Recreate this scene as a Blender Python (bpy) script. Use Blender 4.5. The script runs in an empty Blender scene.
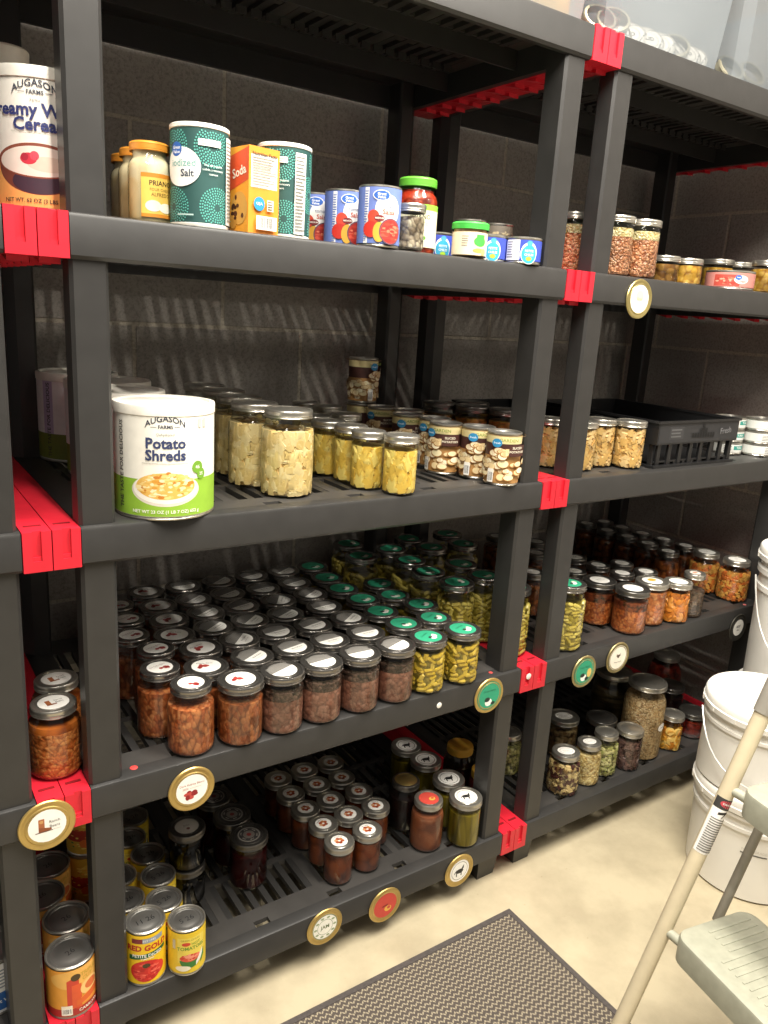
import bpy, bmesh, math, random
from mathutils import Vector, Matrix
R_ = random.Random(7)
PI = math.pi
sc = bpy.context.scene
COL = sc.collection
# ------------------------------------------------------------------ dimensions (metres)
UNIT_W = 1.0328; DEPTH = 0.613; BEAM = 0.0605; CLIP = 0.0407
TIER = [0.130, 0.569, 1.008, 1.447, 1.886]
WALL_Y = 0.66; WALL_X = 2.12

# ------------------------------------------------------------------ materials
def lin(h):
    h = h.lstrip('#')
    c = [int(h[i:i+2], 16)/255 for i in (0, 2, 4)]
    return tuple(((x/12.92) if x <= .04045 else ((x+.055)/1.055)**2.4) for x in c) + (1,)
_M = {}
def newmat(name):
    m = bpy.data.materials.new(name); m.use_nodes = True
    n = m.node_tree.nodes; n.clear()
    return m, n, m.node_tree.links
def N(n, t, **kw):
    x = n.new(t)
    for k, v in kw.items():
        if k.startswith('i_'): x.inputs[k[2:].replace('_', ' ')].default_value = v
        else: setattr(x, k, v)
    return x
def mat(col, rough=.5, metal=0., noise=.12, nscale=40., bump=0., coat=0.):
    """plain surface with a little procedural mottling"""
    key = ('p', col, rough, metal, noise, nscale, bump, coat)
    if key in _M: return _M[key]
    m, n, L = newmat('surface_' + col.strip('#'))
    out = N(n, 'ShaderNodeOutputMaterial'); b = N(n, 'ShaderNodeBsdfPrincipled')
    b.inputs['Roughness'].default_value = rough; b.inputs['Metallic'].default_value = metal
    if coat: b.inputs['Coat Weight'].default_value = coat
    tc = N(n, 'ShaderNodeTexCoord'); nz = N(n, 'ShaderNodeTexNoise', i_Scale=nscale, i_Detail=4.)
    L.new(tc.outputs['Object'], nz.inputs['Vector'])
    c = lin(col); lo = tuple(x*(1-noise) for x in c[:3])+(1,); hi = tuple(min(1, x*(1+noise)) for x in c[:3])+(1,)
    r = N(n, 'ShaderNodeValToRGB'); r.color_ramp.elements[0].color = lo; r.color_ramp.elements[1].color = hi
    r.color_ramp.elements[0].position = .3; r.color_ramp.elements[1].position = .7
    L.new(nz.outputs['Fac'], r.inputs['Fac']); L.new(r.outputs['Color'], b.inputs['Base Color'])
    if bump:
        bp = N(n, 'ShaderNodeBump', i_Strength=bump, i_Distance=.002)
        L.new(nz.outputs['Fac'], bp.inputs['Height']); L.new(bp.outputs['Normal'], b.inputs['Normal'])
    L.new(b.outputs['BSDF'], out.inputs['Surface'])
    _M[key] = m
    return m
def glass(tint='#f2f5f2', gloss=.05, edge=.75, rough=.04):
    key = ('g', tint, gloss, edge, rough)
    if key in _M: return _M[key]
    m, n, L = newmat('clear_glass')
    out = N(n, 'ShaderNodeOutputMaterial')
    t = N(n, 'ShaderNodeBsdfTransparent'); t.inputs['Color'].default_value = lin(tint)
    g = N(n, 'ShaderNodeBsdfGlossy'); g.inputs['Roughness'].default_value = rough
    lw = N(n, 'ShaderNodeLayerWeight', i_Blend=.5)
    p = N(n, 'ShaderNodeMath', operation='POWER'); p.inputs[1].default_value = 4.5
    mu = N(n, 'ShaderNodeMath', operation='MULTIPLY_ADD'); mu.inputs[1].default_value = edge; mu.inputs[2].default_value = gloss
    mx = N(n, 'ShaderNodeMixShader')
    tc = N(n, 'ShaderNodeTexCoord'); nz = N(n, 'ShaderNodeTexNoise', i_Scale=30.); bp = N(n, 'ShaderNodeBump', i_Strength=.12, i_Distance=.003)
    L.new(tc.outputs['Object'], nz.inputs['Vector']); L.new(nz.outputs['Fac'], bp.inputs['Height'])
    L.new(bp.outputs['Normal'], g.inputs['Normal'])
    L.new(lw.outputs['Facing'], p.inputs[0]); L.new(p.outputs[0], mu.inputs[0]); L.new(mu.outputs[0], mx.inputs['Fac'])
    L.new(t.outputs[0], mx.inputs[1]); L.new(g.outputs[0], mx.inputs[2]); L.new(mx.outputs[0], out.inputs['Surface'])
    _M[key] = m
    return m
def cloudy(col='#dfe6e8', clear=.45):
    key = ('c', col, clear)
    if key in _M: return _M[key]
    m, n, L = newmat('translucent_plastic')
    out = N(n, 'ShaderNodeOutputMaterial')
    t = N(n, 'ShaderNodeBsdfTransparent'); d = N(n, 'ShaderNodeBsdfDiffuse'); tl = N(n, 'ShaderNodeBsdfTranslucent')
    tc = N(n, 'ShaderNodeTexCoord'); nz = N(n, 'ShaderNodeTexNoise', i_Scale=6.); r = N(n, 'ShaderNodeValToRGB')
    c = lin(col); r.color_ramp.elements[0].color = tuple(x*.9 for x in c[:3])+(1,); r.color_ramp.elements[1].color = c
    L.new(tc.outputs['Object'], nz.inputs['Vector']); L.new(nz.outputs['Fac'], r.inputs['Fac'])
    L.new(r.outputs['Color'], d.inputs['Color']); L.new(r.outputs['Color'], tl.inputs['Color'])
    g = N(n, 'ShaderNodeBsdfGlossy'); g.inputs['Roughness'].default_value = .25
    m1 = N(n, 'ShaderNodeMixShader'); m1.inputs[0].default_value = .55
    m2 = N(n, 'ShaderNodeMixShader'); m2.inputs[0].default_value = clear
    m3 = N(n, 'ShaderNodeMixShader'); m3.inputs[0].default_value = .05
    L.new(d.outputs[0], m1.inputs[1]); L.new(tl.outputs[0], m1.inputs[2])
    L.new(m1.outputs[0], m2.inputs[1]); L.new(t.outputs[0], m2.inputs[2])
    L.new(m2.outputs[0], m3.inputs[1]); L.new(g.outputs[0], m3.inputs[2]); L.new(m3.outputs[0], out.inputs['Surface'])
    _M[key] = m
    return m
def food(dark, mid, light, scale=90., bump=.8, stretch=(1, 1, 1), rough=.35, smooth=False):
    """packed food: voronoi lumps with dark gaps, each lump its own shade"""
    key = ('f', dark, mid, light, scale, bump, stretch, rough, smooth)
    if key in _M: return _M[key]
    m, n, L = newmat('food_' + mid.strip('#'))
    out = N(n, 'ShaderNodeOutputMaterial'); b = N(n, 'ShaderNodeBsdfPrincipled'); b.inputs['Roughness'].default_value = rough
    tc = N(n, 'ShaderNodeTexCoord'); oi = N(n, 'ShaderNodeObjectInfo')
    mp = N(n, 'ShaderNodeMapping'); mp.inputs['Scale'].default_value = stretch
    ad = N(n, 'ShaderNodeVectorMath', operation='ADD'); sc_ = N(n, 'ShaderNodeMath', operation='MULTIPLY'); sc_.inputs[1].default_value = 9.
    L.new(oi.outputs['Random'], sc_.inputs[0]); L.new(tc.outputs['Object'], ad.inputs[0]); L.new(sc_.outputs[0], ad.inputs[1])
    L.new(ad.outputs[0], mp.inputs['Vector'])
    nw = N(n, 'ShaderNodeTexNoise', i_Scale=scale*.6); L.new(mp.outputs[0], nw.inputs['Vector'])
    wv = N(n, 'ShaderNodeMixRGB', blend_type='LINEAR_LIGHT'); wv.inputs[0].default_value = .006 if not smooth else .0
    L.new(mp.outputs[0], wv.inputs[1]); L.new(nw.outputs['Color'], wv.inputs[2])
    v = N(n, 'ShaderNodeTexVoronoi', i_Scale=scale); L.new(wv.outputs[0], v.inputs['Vector'])
    sep = N(n, 'ShaderNodeSeparateColor'); L.new(v.outputs['Color'], sep.inputs[0])
    r1 = N(n, 'ShaderNodeValToRGB'); e = r1.color_ramp.elements
    e[0].color = lin(mid); e[1].color = lin(light); e[0].position = .2; e[1].position = .9
    L.new(sep.outputs[0], r1.inputs['Fac'])
    r2 = N(n, 'ShaderNodeValToRGB'); e = r2.color_ramp.elements
    e[0].color = (0, 0, 0, 1); e[1].color = (1, 1, 1, 1); e[0].position = .45; e[1].position = .8
    L.new(v.outputs['Distance'], r2.inputs['Fac'])
    mx = N(n, 'ShaderNodeMixRGB'); mx.inputs[2].default_value = lin(dark)
    L.new(r2.outputs['Color'], mx.inputs[0]); L.new(r1.outputs['Color'], mx.inputs[1])
    big = N(n, 'ShaderNodeTexNoise', i_Scale=14.); L.new(mp.outputs[0], big.inputs['Vector'])
    r3 = N(n, 'ShaderNodeValToRGB'); e = r3.color_ramp.elements
    e[0].color = (.62, .6, .58, 1); e[1].color = (1.15, 1.15, 1.15, 1); e[0].position = .35; e[1].position = .65
    L.new(big.outputs['Fac'], r3.inputs['Fac'])
    ml = N(n, 'ShaderNodeMixRGB', blend_type='MULTIPLY'); ml.inputs[0].default_value = .25 if smooth else 1.
    L.new(mx.outputs[0], ml.inputs[1]); L.new(r3.outputs[0], ml.inputs[2]); L.new(ml.outputs[0], b.inputs['Base Color'])
    bp = N(n, 'ShaderNodeBump', i_Strength=bump, i_Distance=.003); bp.invert = True
    L.new(v.outputs['Distance'], bp.inputs['Height']); L.new(bp.outputs['Normal'], b.inputs['Normal'])
    L.new(b.outputs['BSDF'], out.inputs['Surface'])
    _M[key] = m
    return m
def block_wall(name, axis, phase):
    """painted concrete blocks: courses 0.2125 high, 0.425 long, rough face, slightly shiny paint"""
    m, n, L = newmat(name)
    out = N(n, 'ShaderNodeOutputMaterial'); b = N(n, 'ShaderNodeBsdfPrincipled')
    tc = N(n, 'ShaderNodeTexCoord'); sp = N(n, 'ShaderNodeSeparateXYZ'); cb = N(n, 'ShaderNodeCombineXYZ')
    L.new(tc.outputs['Object'], sp.inputs[0])
    a1 = N(n, 'ShaderNodeMath', operation='ADD'); a1.inputs[1].default_value = 10*.425 - phase
    a2 = N(n, 'ShaderNodeMath', operation='ADD'); a2.inputs[1].default_value = .2125*12 - 1.281
    L.new(sp.outputs[axis], a1.inputs[0]); L.new(sp.outputs[2], a2.inputs[0])
    L.new(a1.outputs[0], cb.inputs[0]); L.new(a2.outputs[0], cb.inputs[1])
    br = N(n, 'ShaderNodeTexBrick'); br.offset = .5; br.squash = 1.
    for k, v in (('Scale', 1.), ('Mortar Size', .006), ('Mortar Smooth', .4), ('Brick Width', .425), ('Row Height', .2125)): br.inputs[k].default_value = v
    br.inputs['Color1'].default_value = lin('#aaa49c'); br.inputs['Color2'].default_value = lin('#a09a93'); br.inputs['Mortar'].default_value = lin('#c2b9a9')
    L.new(cb.outputs[0], br.inputs['Vector'])
    nz = N(n, 'ShaderNodeTexNoise', i_Scale=160., i_Detail=6., i_Roughness=.7); L.new(tc.outputs['Object'], nz.inputs['Vector'])
    n2 = N(n, 'ShaderNodeTexNoise', i_Scale=4., i_Detail=3.); L.new(tc.outputs['Object'], n2.inputs['Vector'])
    r = N(n, 'ShaderNodeValToRGB'); r.color_ramp.elements[0].color = (.7, .68, .66, 1); r.color_ramp.elements[1].color = (1.1, 1.1, 1.1, 1)
    L.new(n2.outputs['Fac'], r.inputs['Fac'])
    r5 = N(n, 'ShaderNodeValToRGB'); r5.color_ramp.elements[0].color = (.55, .55, .55, 1); r5.color_ramp.elements[1].color = (1.05, 1.05, 1.05, 1); r5.color_ramp.elements[0].position = .3; r5.color_ramp.elements[1].position = .55
    L.new(nz.outputs['Fac'], r5.inputs['Fac'])
    m1 = N(n, 'ShaderNodeMixRGB', blend_type='MULTIPLY'); m1.inputs[0].default_value = 1.
    m2 = N(n, 'ShaderNodeMixRGB', blend_type='MULTIPLY'); m2.inputs[0].default_value = 1.
    L.new(br.outputs['Color'], m1.inputs[1]); L.new(r.outputs[0], m1.inputs[2]); L.new(m1.outputs[0], m2.inputs[1]); L.new(r5.outputs[0], m2.inputs[2])
    L.new(m2.outputs[0], b.inputs['Base Color']); b.inputs['Roughness'].default_value = .32
    bp = N(n, 'ShaderNodeBump', i_Strength=.55, i_Distance=.002); L.new(nz.outputs['Fac'], bp.inputs['Height'])
    b2 = N(n, 'ShaderNodeBump', i_Strength=.6, i_Distance=.006); b2.invert = True; L.new(br.outputs['Fac'], b2.inputs['Height']); L.new(bp.outputs['Normal'], b2.inputs['Normal'])
    L.new(b2.outputs['Normal'], b.inputs['Normal']); L.new(b.outputs['BSDF'], out.inputs['Surface'])
    return m
def floor_mat():
    m, n, L = newmat('painted_concrete')
    out = N(n, 'ShaderNodeOutputMaterial'); b = N(n, 'ShaderNodeBsdfPrincipled'); b.inputs['Roughness'].default_value = .45
    tc = N(n, 'ShaderNodeTexCoord')
    a = N(n, 'ShaderNodeTexNoise', i_Scale=7., i_Detail=8., i_Roughness=.6); L.new(tc.outputs['Object'], a.inputs['Vector'])
    r = N(n, 'ShaderNodeValToRGB'); e = r.color_ramp.elements
    e[0].color = lin('#aca086'); e[1].color = lin('#bfb397'); e[0].position = .35; e[1].position = .6
    L.new(a.outputs['Fac'], r.inputs['Fac'])
    s = N(n, 'ShaderNodeTexNoise', i_Scale=55., i_Detail=6., i_Roughness=.75); L.new(tc.outputs['Object'], s.inputs['Vector'])
    r2 = N(n, 'ShaderNodeValToRGB'); e = r2.color_ramp.elements
    e[0].color = (.6, .52, .42, 1); e[1].color = (1, 1, 1, 1); e[0].position = .27; e[1].position = .36
    L.new(s.outputs['Fac'], r2.inputs['Fac'])
    mm = N(n, 'ShaderNodeMixRGB', blend_type='MULTIPLY'); mm.inputs[0].default_value = .8
    L.new(r.outputs[0], mm.inputs[1]); L.new(r2.outputs[0], mm.inputs[2]); L.new(mm.outputs[0], b.inputs['Base Color'])
    bp = N(n, 'ShaderNodeBump', i_Strength=.15, i_Distance=.003); L.new(s.outputs['Fac'], bp.inputs['Height']); L.new(bp.outputs['Normal'], b.inputs['Normal'])
    L.new(b.outputs['BSDF'], out.inputs['Surface'])
    return m
def weave_mat():
    """zigzag flat-weave: brown with beige zigzag stripes"""
    m, n, L = newmat('zigzag_weave')
    out = N(n, 'ShaderNodeOutputMaterial'); b = N(n, 'ShaderNodeBsdfPrincipled'); b.inputs['Roughness'].default_value = .9
    tc = N(n, 'ShaderNodeTexCoord'); sp = N(n, 'ShaderNodeSeparateXYZ'); L.new(tc.outputs['Object'], sp.inputs[0])
    def M(op, a, bb=None):
        x = N(n, 'ShaderNodeMath', operation=op)
        for i, q in enumerate((a, bb)):
            if q is None: continue
            if isinstance(q, float): x.inputs[i].default_value = q
            else: L.new(q, x.inputs[i])
        return x.outputs[0]
    tri = M('PINGPONG', sp.outputs[0], .0065)
    v = M('ADD', sp.outputs[1], tri)
    f = M('FRACT', M('MULTIPLY', v, 1/.0115))
    t = M('GREATER_THAN', f, .64)
    fx = M('FRACT', M('MULTIPLY', sp.outputs[0], 1/.005)); tx = M('GREATER_THAN', fx, .22)
    mk = M('MULTIPLY', t, tx)
    mx = N(n, 'ShaderNodeMixRGB'); mx.inputs[1].default_value = lin('#4f4741'); mx.inputs[2].default_value = lin('#9f947e')
    L.new(mk, mx.inputs[0])
    L.new(mx.outputs[0], b.inputs['Base Color'])
    bp = N(n, 'ShaderNodeBump', i_Strength=.5, i_Distance=.002); L.new(mk, bp.inputs['Height']); L.new(bp.outputs['Normal'], b.inputs['Normal'])
    L.new(b.outputs['BSDF'], out.inputs['Surface'])
    return m

# ------------------------------------------------------------------ mesh collector
class MB:
    def __init__(s): s.v = []; s.f = []; s.m = []; s.s = []; s.mats = []
    def mi(s, m):
        if m not in s.mats: s.mats.append(m)
        return s.mats.index(m)
    def add(s, vs, fs, m, smooth=False):
        o = len(s.v); s.v += [tuple(x) for x in vs]; k = s.mi(m)
        for f in fs: s.f.append([o+i for i in f]); s.m.append(k); s.s.append(smooth)
        return s
    def box(s, a, b, m):
        x0, y0, z0 = a; x1, y1, z1 = b
        return s.add([(x0,y0,z0),(x1,y0,z0),(x1,y1,z0),(x0,y1,z0),(x0,y0,z1),(x1,y0,z1),(x1,y1,z1),(x0,y1,z1)],
                     [(0,3,2,1),(4,5,6,7),(0,1,5,4),(1,2,6,5),(2,3,7,6),(3,0,4,7)], m)
    def prism(s, pts, fn, m, smooth=False):
        """closed outline pts (2d), fn(p, t) -> 3d for t in 0,1"""
        n = len(pts)
        vs = [fn(p, 0) for p in pts] + [fn(p, 1) for p in pts]
        fs = [(i, (i+1) % n, n+(i+1) % n, n+i) for i in range(n)] + [tuple(range(n-1, -1, -1)), tuple(range(n, 2*n))]
        return s.add(vs, fs, m, smooth)
    def lathe(s, prof, m, seg=28, c=(0, 0, 0), smooth=True):
        vs = []; fs = []; rings = []
        for r, z in prof:
            if r < 1e-6: rings.append([len(vs)]); vs.append((c[0], c[1], c[2]+z))
            else:
                rings.append(list(range(len(vs), len(vs)+seg)))
                vs += [(c[0]+r*math.cos(2*PI*i/seg), c[1]+r*math.sin(2*PI*i/seg), c[2]+z) for i in range(seg)]
        for A, B in zip(rings, rings[1:]):
            for i in range(seg):
                j = (i+1) % seg
                if len(A) == 1 and len(B) == 1: break
                if len(A) == 1: fs.append((A[0], B[j], B[i]))
                elif len(B) == 1: fs.append((A[i], A[j], B[0]))
                else: fs.append((A[i], A[j], B[j], B[i]))
        return s.add(vs, fs, m, smooth)
    def tube(s, path, r, m, seg=12, cap=True):
        P = [Vector(p) for p in path]; vs = []; fs = []
        up = Vector((.13, .31, .94)).normalized()
        for i, p in enumerate(P):
            d = (P[min(i+1, len(P)-1)] - P[max(i-1, 0)]).normalized()
            a = d.cross(up).normalized(); b = a.cross(d)
            vs += [tuple(p + r*(a*math.cos(2*PI*k/seg) + b*math.sin(2*PI*k/seg))) for k in range(seg)]
        for i in range(len(P)-1):
            for k in range(seg):
                j = (k+1) % seg; fs.append((i*seg+k, i*seg+j, (i+1)*seg+j, (i+1)*seg+k))
        if cap: fs += [tuple(range(seg)), tuple(range(len(P)*seg-1, (len(P)-1)*seg-1, -1))]
        return s.add(vs, fs, m, True)
    def mesh(s, name):
        me = bpy.data.meshes.new(name); me.from_pydata(s.v, [], s.f)
        for m in s.mats: me.materials.append(m)
        me.polygons.foreach_set('material_index', s.m); me.polygons.foreach_set('use_smooth', s.s)
        me.update(); return me
    def fix(s, me):
        b = bmesh.new(); b.from_mesh(me); bmesh.ops.recalc_face_normals(b, faces=b.faces); b.to_mesh(me); b.free()
    def obj(s, name, parent=None, sharp=True):
        me = s.mesh(name); s.fix(me)
        if sharp: me.set_sharp_from_angle(angle=math.radians(38))
        o = bpy.data.objects.new(name, me); COL.objects.link(o)
        if parent: o.parent = parent
        return o
def tag(o, label, cat, group=None):
    o['label'] = label; o['category'] = cat
    if group: o['group'] = group
    return o
def empty(name, loc=(0, 0, 0), rz=0):
    o = bpy.data.objects.new(name, None); COL.objects.link(o); o.empty_display_size = .03
    o.location = loc; o.rotation_euler = (0, 0, rz); return o
def copy_tree(o, parent=None):
    c = o.copy(); COL.objects.link(c)
    for k in ('label', 'category', 'group'):
        if parent is None and k in c: del c[k]
    if parent: c.parent = parent
    for ch in list(o.children): copy_tree(ch, c)
    return c

# ------------------------------------------------------------------ flat artwork (labels, stickers, lettering)
_T = {}
def text_mesh(t, bold=0.):
    k = (t, bold)
    if k not in _T:
        cu = bpy.data.curves.new('lettering', 'FONT'); cu.body = t; cu.size = 1; cu.align_x = 'CENTER'; cu.align_y = 'CENTER'; cu.resolution_u = 2; cu.offset = bold
        o = bpy.data.objects.new('lettering', cu); COL.objects.link(o)
        bpy.context.view_layer.update()
        me = o.evaluated_get(bpy.context.evaluated_depsgraph_get()).to_mesh()
        _T[k] = ([tuple(v.co)[:2] for v in me.vertices], [tuple(p.vertices) for p in me.polygons])
        o.to_mesh_clear(); bpy.data.objects.remove(o); bpy.data.curves.remove(cu)
    return _T[k]
def paper(c): return mat(c, .55, 0, .05, 60.)
def art(items, mp, du=.0025, mb=None):
    """items: drawing commands in metres on a flat sheet, later ones on top; mp(u, v, layer) -> 3d"""
    mb = mb or MB()
    L = 0.
    for k, it in enumerate(items):
        t = it[0]
        small = (t == 'ell' and it[3] < .0075 and k > 3) or (t == 'rect' and it[3]-it[1] < .004 and k > 3)
        L += .02 if small else 1.
        if t in ('rect', 'ell', 'tri', 'cap'):
            if t == 'rect':
                _, x0, y0, x1, y1, c = it; top = lambda u: y1; bot = lambda u: y0
            elif t == 'cap':
                _, cx, cy, rx, ry, c = it; x0, x1 = cx-rx, cx+rx
                top = lambda u: cy + ry*math.sqrt(max(0, 1-((u-cx)/rx)**2)); bot = lambda u: cy
            elif t == 'ell':
                _, cx, cy, rx, ry, c = it; x0, x1 = cx-rx, cx+rx
                top = lambda u: cy + ry*math.sqrt(max(0, 1-((u-cx)/rx)**2)); bot = lambda u: cy - ry*math.sqrt(max(0, 1-((u-cx)/rx)**2))
            else:
                _, x0, x1, b0, b1, t0, t1, c = it
                top = lambda u: t0+(t1-t0)*(u-x0)/(x1-x0); bot = lambda u: b0+(b1-b0)*(u-x0)/(x1-x0)
            n = max(1 if t not in ('ell', 'cap') else 12, int(abs(x1-x0)/du+.99))
            if t in ('ell', 'cap'): us = [cx - rx*math.cos(PI*i/n) for i in range(n+1)]
            else: us = [x0+(x1-x0)*i/n for i in range(n+1)]
            vs = []
            for u in us: vs += [mp(u, bot(u), L), mp(u, top(u), L)]
            mb.add(vs, [(2*i, 2*i+2, 2*i+3, 2*i+1) for i in range(n)], paper(c), True)
        elif t == 'text':
            s, cx, cy, size, c = it[1:6]; bold = it[6] if len(it) > 6 else 0.; rot = it[7] if len(it) > 7 else 0.; arc = it[8] if len(it) > 8 else 0.
            V, F = text_mesh(s, bold); ca, sa = math.cos(rot), math.sin(rot); vs = []
            for x, y in V:
                x *= size; y *= size; y -= arc*x*x
                vs.append(mp(cx+ca*x-sa*y, cy+sa*x+ca*y, L+1))
            mb.add(vs, F, paper(c))
    return mb
def on_cyl(Rr): return lambda u, v, l: ((Rr+.00006*l)*math.sin(u/Rr), -(Rr+.00006*l)*math.cos(u/Rr), v)
def on_top(z): return lambda u, v, l: (u, v, z+.00007*l)
def on_front(y=0., x0=0., z0=0.): return lambda u, v, l: (x0+u, y-.0002*l, z0+v)
def dots(n, x0, x1, y0, y1, r, cols, seed=1):
    q = random.Random(seed)
    return [('ell', q.uniform(x0, x1), q.uniform(y0, y1), r*q.uniform(.7, 1.3), r*q.uniform(.6, 1.1), q.choice(cols)) for _ in range(n)]
def lines(x0, x1, y0, y1, n, c, seed=3):
    q = random.Random(seed); out = []
    for i in range(n):
        y = y1-(y1-y0)*(i+.5)/n; h = (y1-y0)/n*.22
        out.append(('rect', x0, y-h, x1-(x1-x0)*q.uniform(0, .35), y+h, c))
    return out
def bars(x0, x1, y0, y1, c='#2a2a2a'):
    q = random.Random(9); out = [('rect', x0, y0, x1, y1, '#f4f2ec')]; x = x0+.0012
    while x < x1-.0015:
        w = q.choice((.0004, .0007, .0011)); out.append(('rect', x, y0+.0015, x+w, y1-.001, c)); x += w+q.choice((.0006, .001))
    return out

# ------------------------------------------------------------------ shelving unit
RESIN = mat('#302f2e', .42, 0, .10, 25., .15)
RESIN_DUSTY = mat('#3c3a38', .45, 0, .25, 9., .2)
RED = mat('#cf2233', .42, 0, .08, 30.)
def ext_x(x0, x1): return lambda p, t: ((x0, x1)[t], p[0], p[1])
def shelf_mesh(W, solid=False):
    mb = MB(); a, b = CLIP+.0006, W-CLIP-.0006; t = BEAM
    front = [(0, -t+.005), (0, -.006), (.0018, -.0018), (.006, 0), (.03, 0), (.03, -.010), (.016, -.012), (.016, -t), (.005, -t)]
    mb.prism(front, ext_x(a, b), RESIN)
    mb.prism([(DEPTH-y, z) for y, z in front], ext_x(a, b), RESIN)
    # margin with plug holes
    x = a
    for hx in (.20, .37, .54, .71, .86):
        mb.box((x, .03, -.010), (hx-.016, .046, 0), RESIN_DUSTY); x = hx+.016
    mb.box((x, .03, -.010), (b, .046, 0), RESIN_DUSTY)
    mb.box((a, .046, -.010), (b, .078, 0), RESIN_DUSTY)
    mb.box((a, DEPTH-.08, -.010), (b, DEPTH-.03, 0), RESIN)
    # sides
    for s0, s1 in ((a, a+.016), (b-.016, b)): mb.box((s0, .016, -t), (s1, DEPTH-.016, 0), RESIN)
    mb.box((a+.016, .078, -.010), (a+.05, DEPTH-.08, 0), RESIN_DUSTY); mb.box((b-.05, .078, -.010), (b-.016, DEPTH-.08, 0), RESIN_DUSTY)
    # slotted deck: bars running front to back with cross strips
    n = 28; x0 = a+.05; x1 = b-.05; p = (x1-x0)/n
    for i in range(n): mb.box((x0+p*(i+.28), .078, -.013), (x0+p*(i+.72), DEPTH-.08, -.0006), RESIN)
    for i in (7, 14, 21): mb.box((x0+p*(i-.28), .078, -.012), (x0+p*(i+.28), DEPTH-.08, 0), RESIN_DUSTY)
    if solid: mb.box((x0, .078, -.004), (x1, DEPTH-.08, -.0003), RESIN)  # plate added across the slots to keep light streaks off the wall below
    for y in (.182, .296, .410): mb.box((x0, y, -.011), (x1, y+.017, -.0002), RESIN_DUSTY)
    for y in (.187, .415): mb.box((x0-.03, y, -.048), (x1+.03, y+.006, -.011), RESIN)
    for y in (.24, .36): # toothed ribs below
        for i in range(0, n): mb.box((x0+p*(i+.15), y, -.026), (x0+p*(i+.85), y+.004, -.013), RESIN)
    return mb
def post_mesh(cx, cy, z0, z1, w=.053, c=.005, outer=-1, front=True):
    mb = MB(); h = w/2; k = .017
    # front-outer corner square, back-outer corner cut away
    o = [(-h+c, -.029), (h-c, -.029), (h, -.029+c), (h, .029-c), (h-c, .029), (-h+k, .029), (-h, .029-k), (-h, -.029+c)]
    o = [(-x*outer, y if front else -y) for x, y in o]
    mb.prism(o, lambda p, t: (cx+p[0], cy+p[1], (z0, z1)[t]), RESIN)
    return mb
def clip_mesh(x0, x1):
    mb = MB(); t = BEAM; m = (x0+x1)/2; a, b = x0+.0008, x1-.0008
    mb.box((a, .004, -.007), (b, DEPTH, 0), RED)                        # bar along the shelf end
    mb.box((a, .004, -t), (b, .012, -.007), RED)                        # front plate, recessed slot
    mb.box((a, -.0012, -t), (m-.006, .004, 0), RED); mb.box((m+.006, -.0012, -t), (b, .004, 0), RED)
    mb.box((m-.006, -.0012, -t), (m+.006, .004, -t+.016), RED)
    mb.box((m-.0055, .001, -t+.016), (m+.0055, .004, -t+.022), RED)
    mb.box((m-.012, .03, 0), (m+.012, .036, .0008), mat('#7d0f18', .5))  # small moulded tab
    mb.box((a, .012, -t), (b, DEPTH, -t+.005), RED)                     # lower flange
    for i in range(9):
        y = .03+i*.062
        mb.add([(m-.014, y, -t), (m+.014, y, -t), (m+.014, y+.035, -t), (m-.014, y+.035, -t), (m-.014, y, -t-.008), (m+.014, y, -t-.008)],
               [(0,1,2,3),(0,4,5,1),(4,3,2,5),(0,3,4),(1,5,2)], RED)
    return mb
def foot_mesh(cx, cy):
    mb = MB(); z = TIER[0]-BEAM
    mb.add([(cx-.032, cy-.03, z), (cx+.032, cy-.03, z), (cx+.032, cy+.03, z), (cx-.032, cy+.03, z), (cx-.026, cy-.024, 0), (cx+.026, cy-.024, 0), (cx+.026, cy+.024, 0), (cx-.026, cy+.024, 0)],
           [(0,1,2,3),(4,7,6,5),(0,4,5,1),(1,5,6,2),(2,6,7,3),(3,7,4,0)], RESIN)
    return mb
def make_unit():
    r = empty('shelving_unit')
    PX = (.067, UNIT_W-.071)
    sm = None
    for i, z in enumerate(TIER):
        if sm is None:
            o = shelf_mesh(UNIT_W).obj('shelf', r); sm = o
            cl = clip_mesh(0, CLIP).obj('end_clip', r); cr = clip_mesh(UNIT_W-CLIP, UNIT_W).obj('end_clip', r)
            cl['label'] = cr['label'] = 'red plastic end clip'
            trio = (o, cl, cr)
        else:
            trio = tuple(x.copy() for x in (sm, cl, cr))
            for x in trio: COL.objects.link(x)
        if i == 4: trio[0].data = shelf_mesh(UNIT_W, True).mesh('shelf'); trio[0].data.set_sharp_from_angle(angle=.6)
        for x in trio: x.location = (0, 0, z)
    for i in range(4):
        for cx in PX:
            for cy in (.037, DEPTH-.037):
                post_mesh(cx, cy, TIER[i], TIER[i+1]-.008, outer=-1 if cx < .5 else 1, front=cy < .3).obj('post', r)
    for cx in (.06, UNIT_W-.06):
        for cy in (.05, DEPTH-.05): foot_mesh(cx, cy).obj('foot', r)
    return r
u = make_unit(); tag(u, 'middle black plastic shelving unit between two pairs of red clips', 'shelving unit', 'black plastic shelving units')
for x, l in ((-UNIT_W, 'black plastic shelving unit cut off at the left edge'), (UNIT_W, 'right black plastic shelving unit beside the white buckets')):
    c = copy_tree(u); c.location = (x, 0, 0); tag(c, l, 'shelving unit', 'black plastic shelving units')

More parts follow.
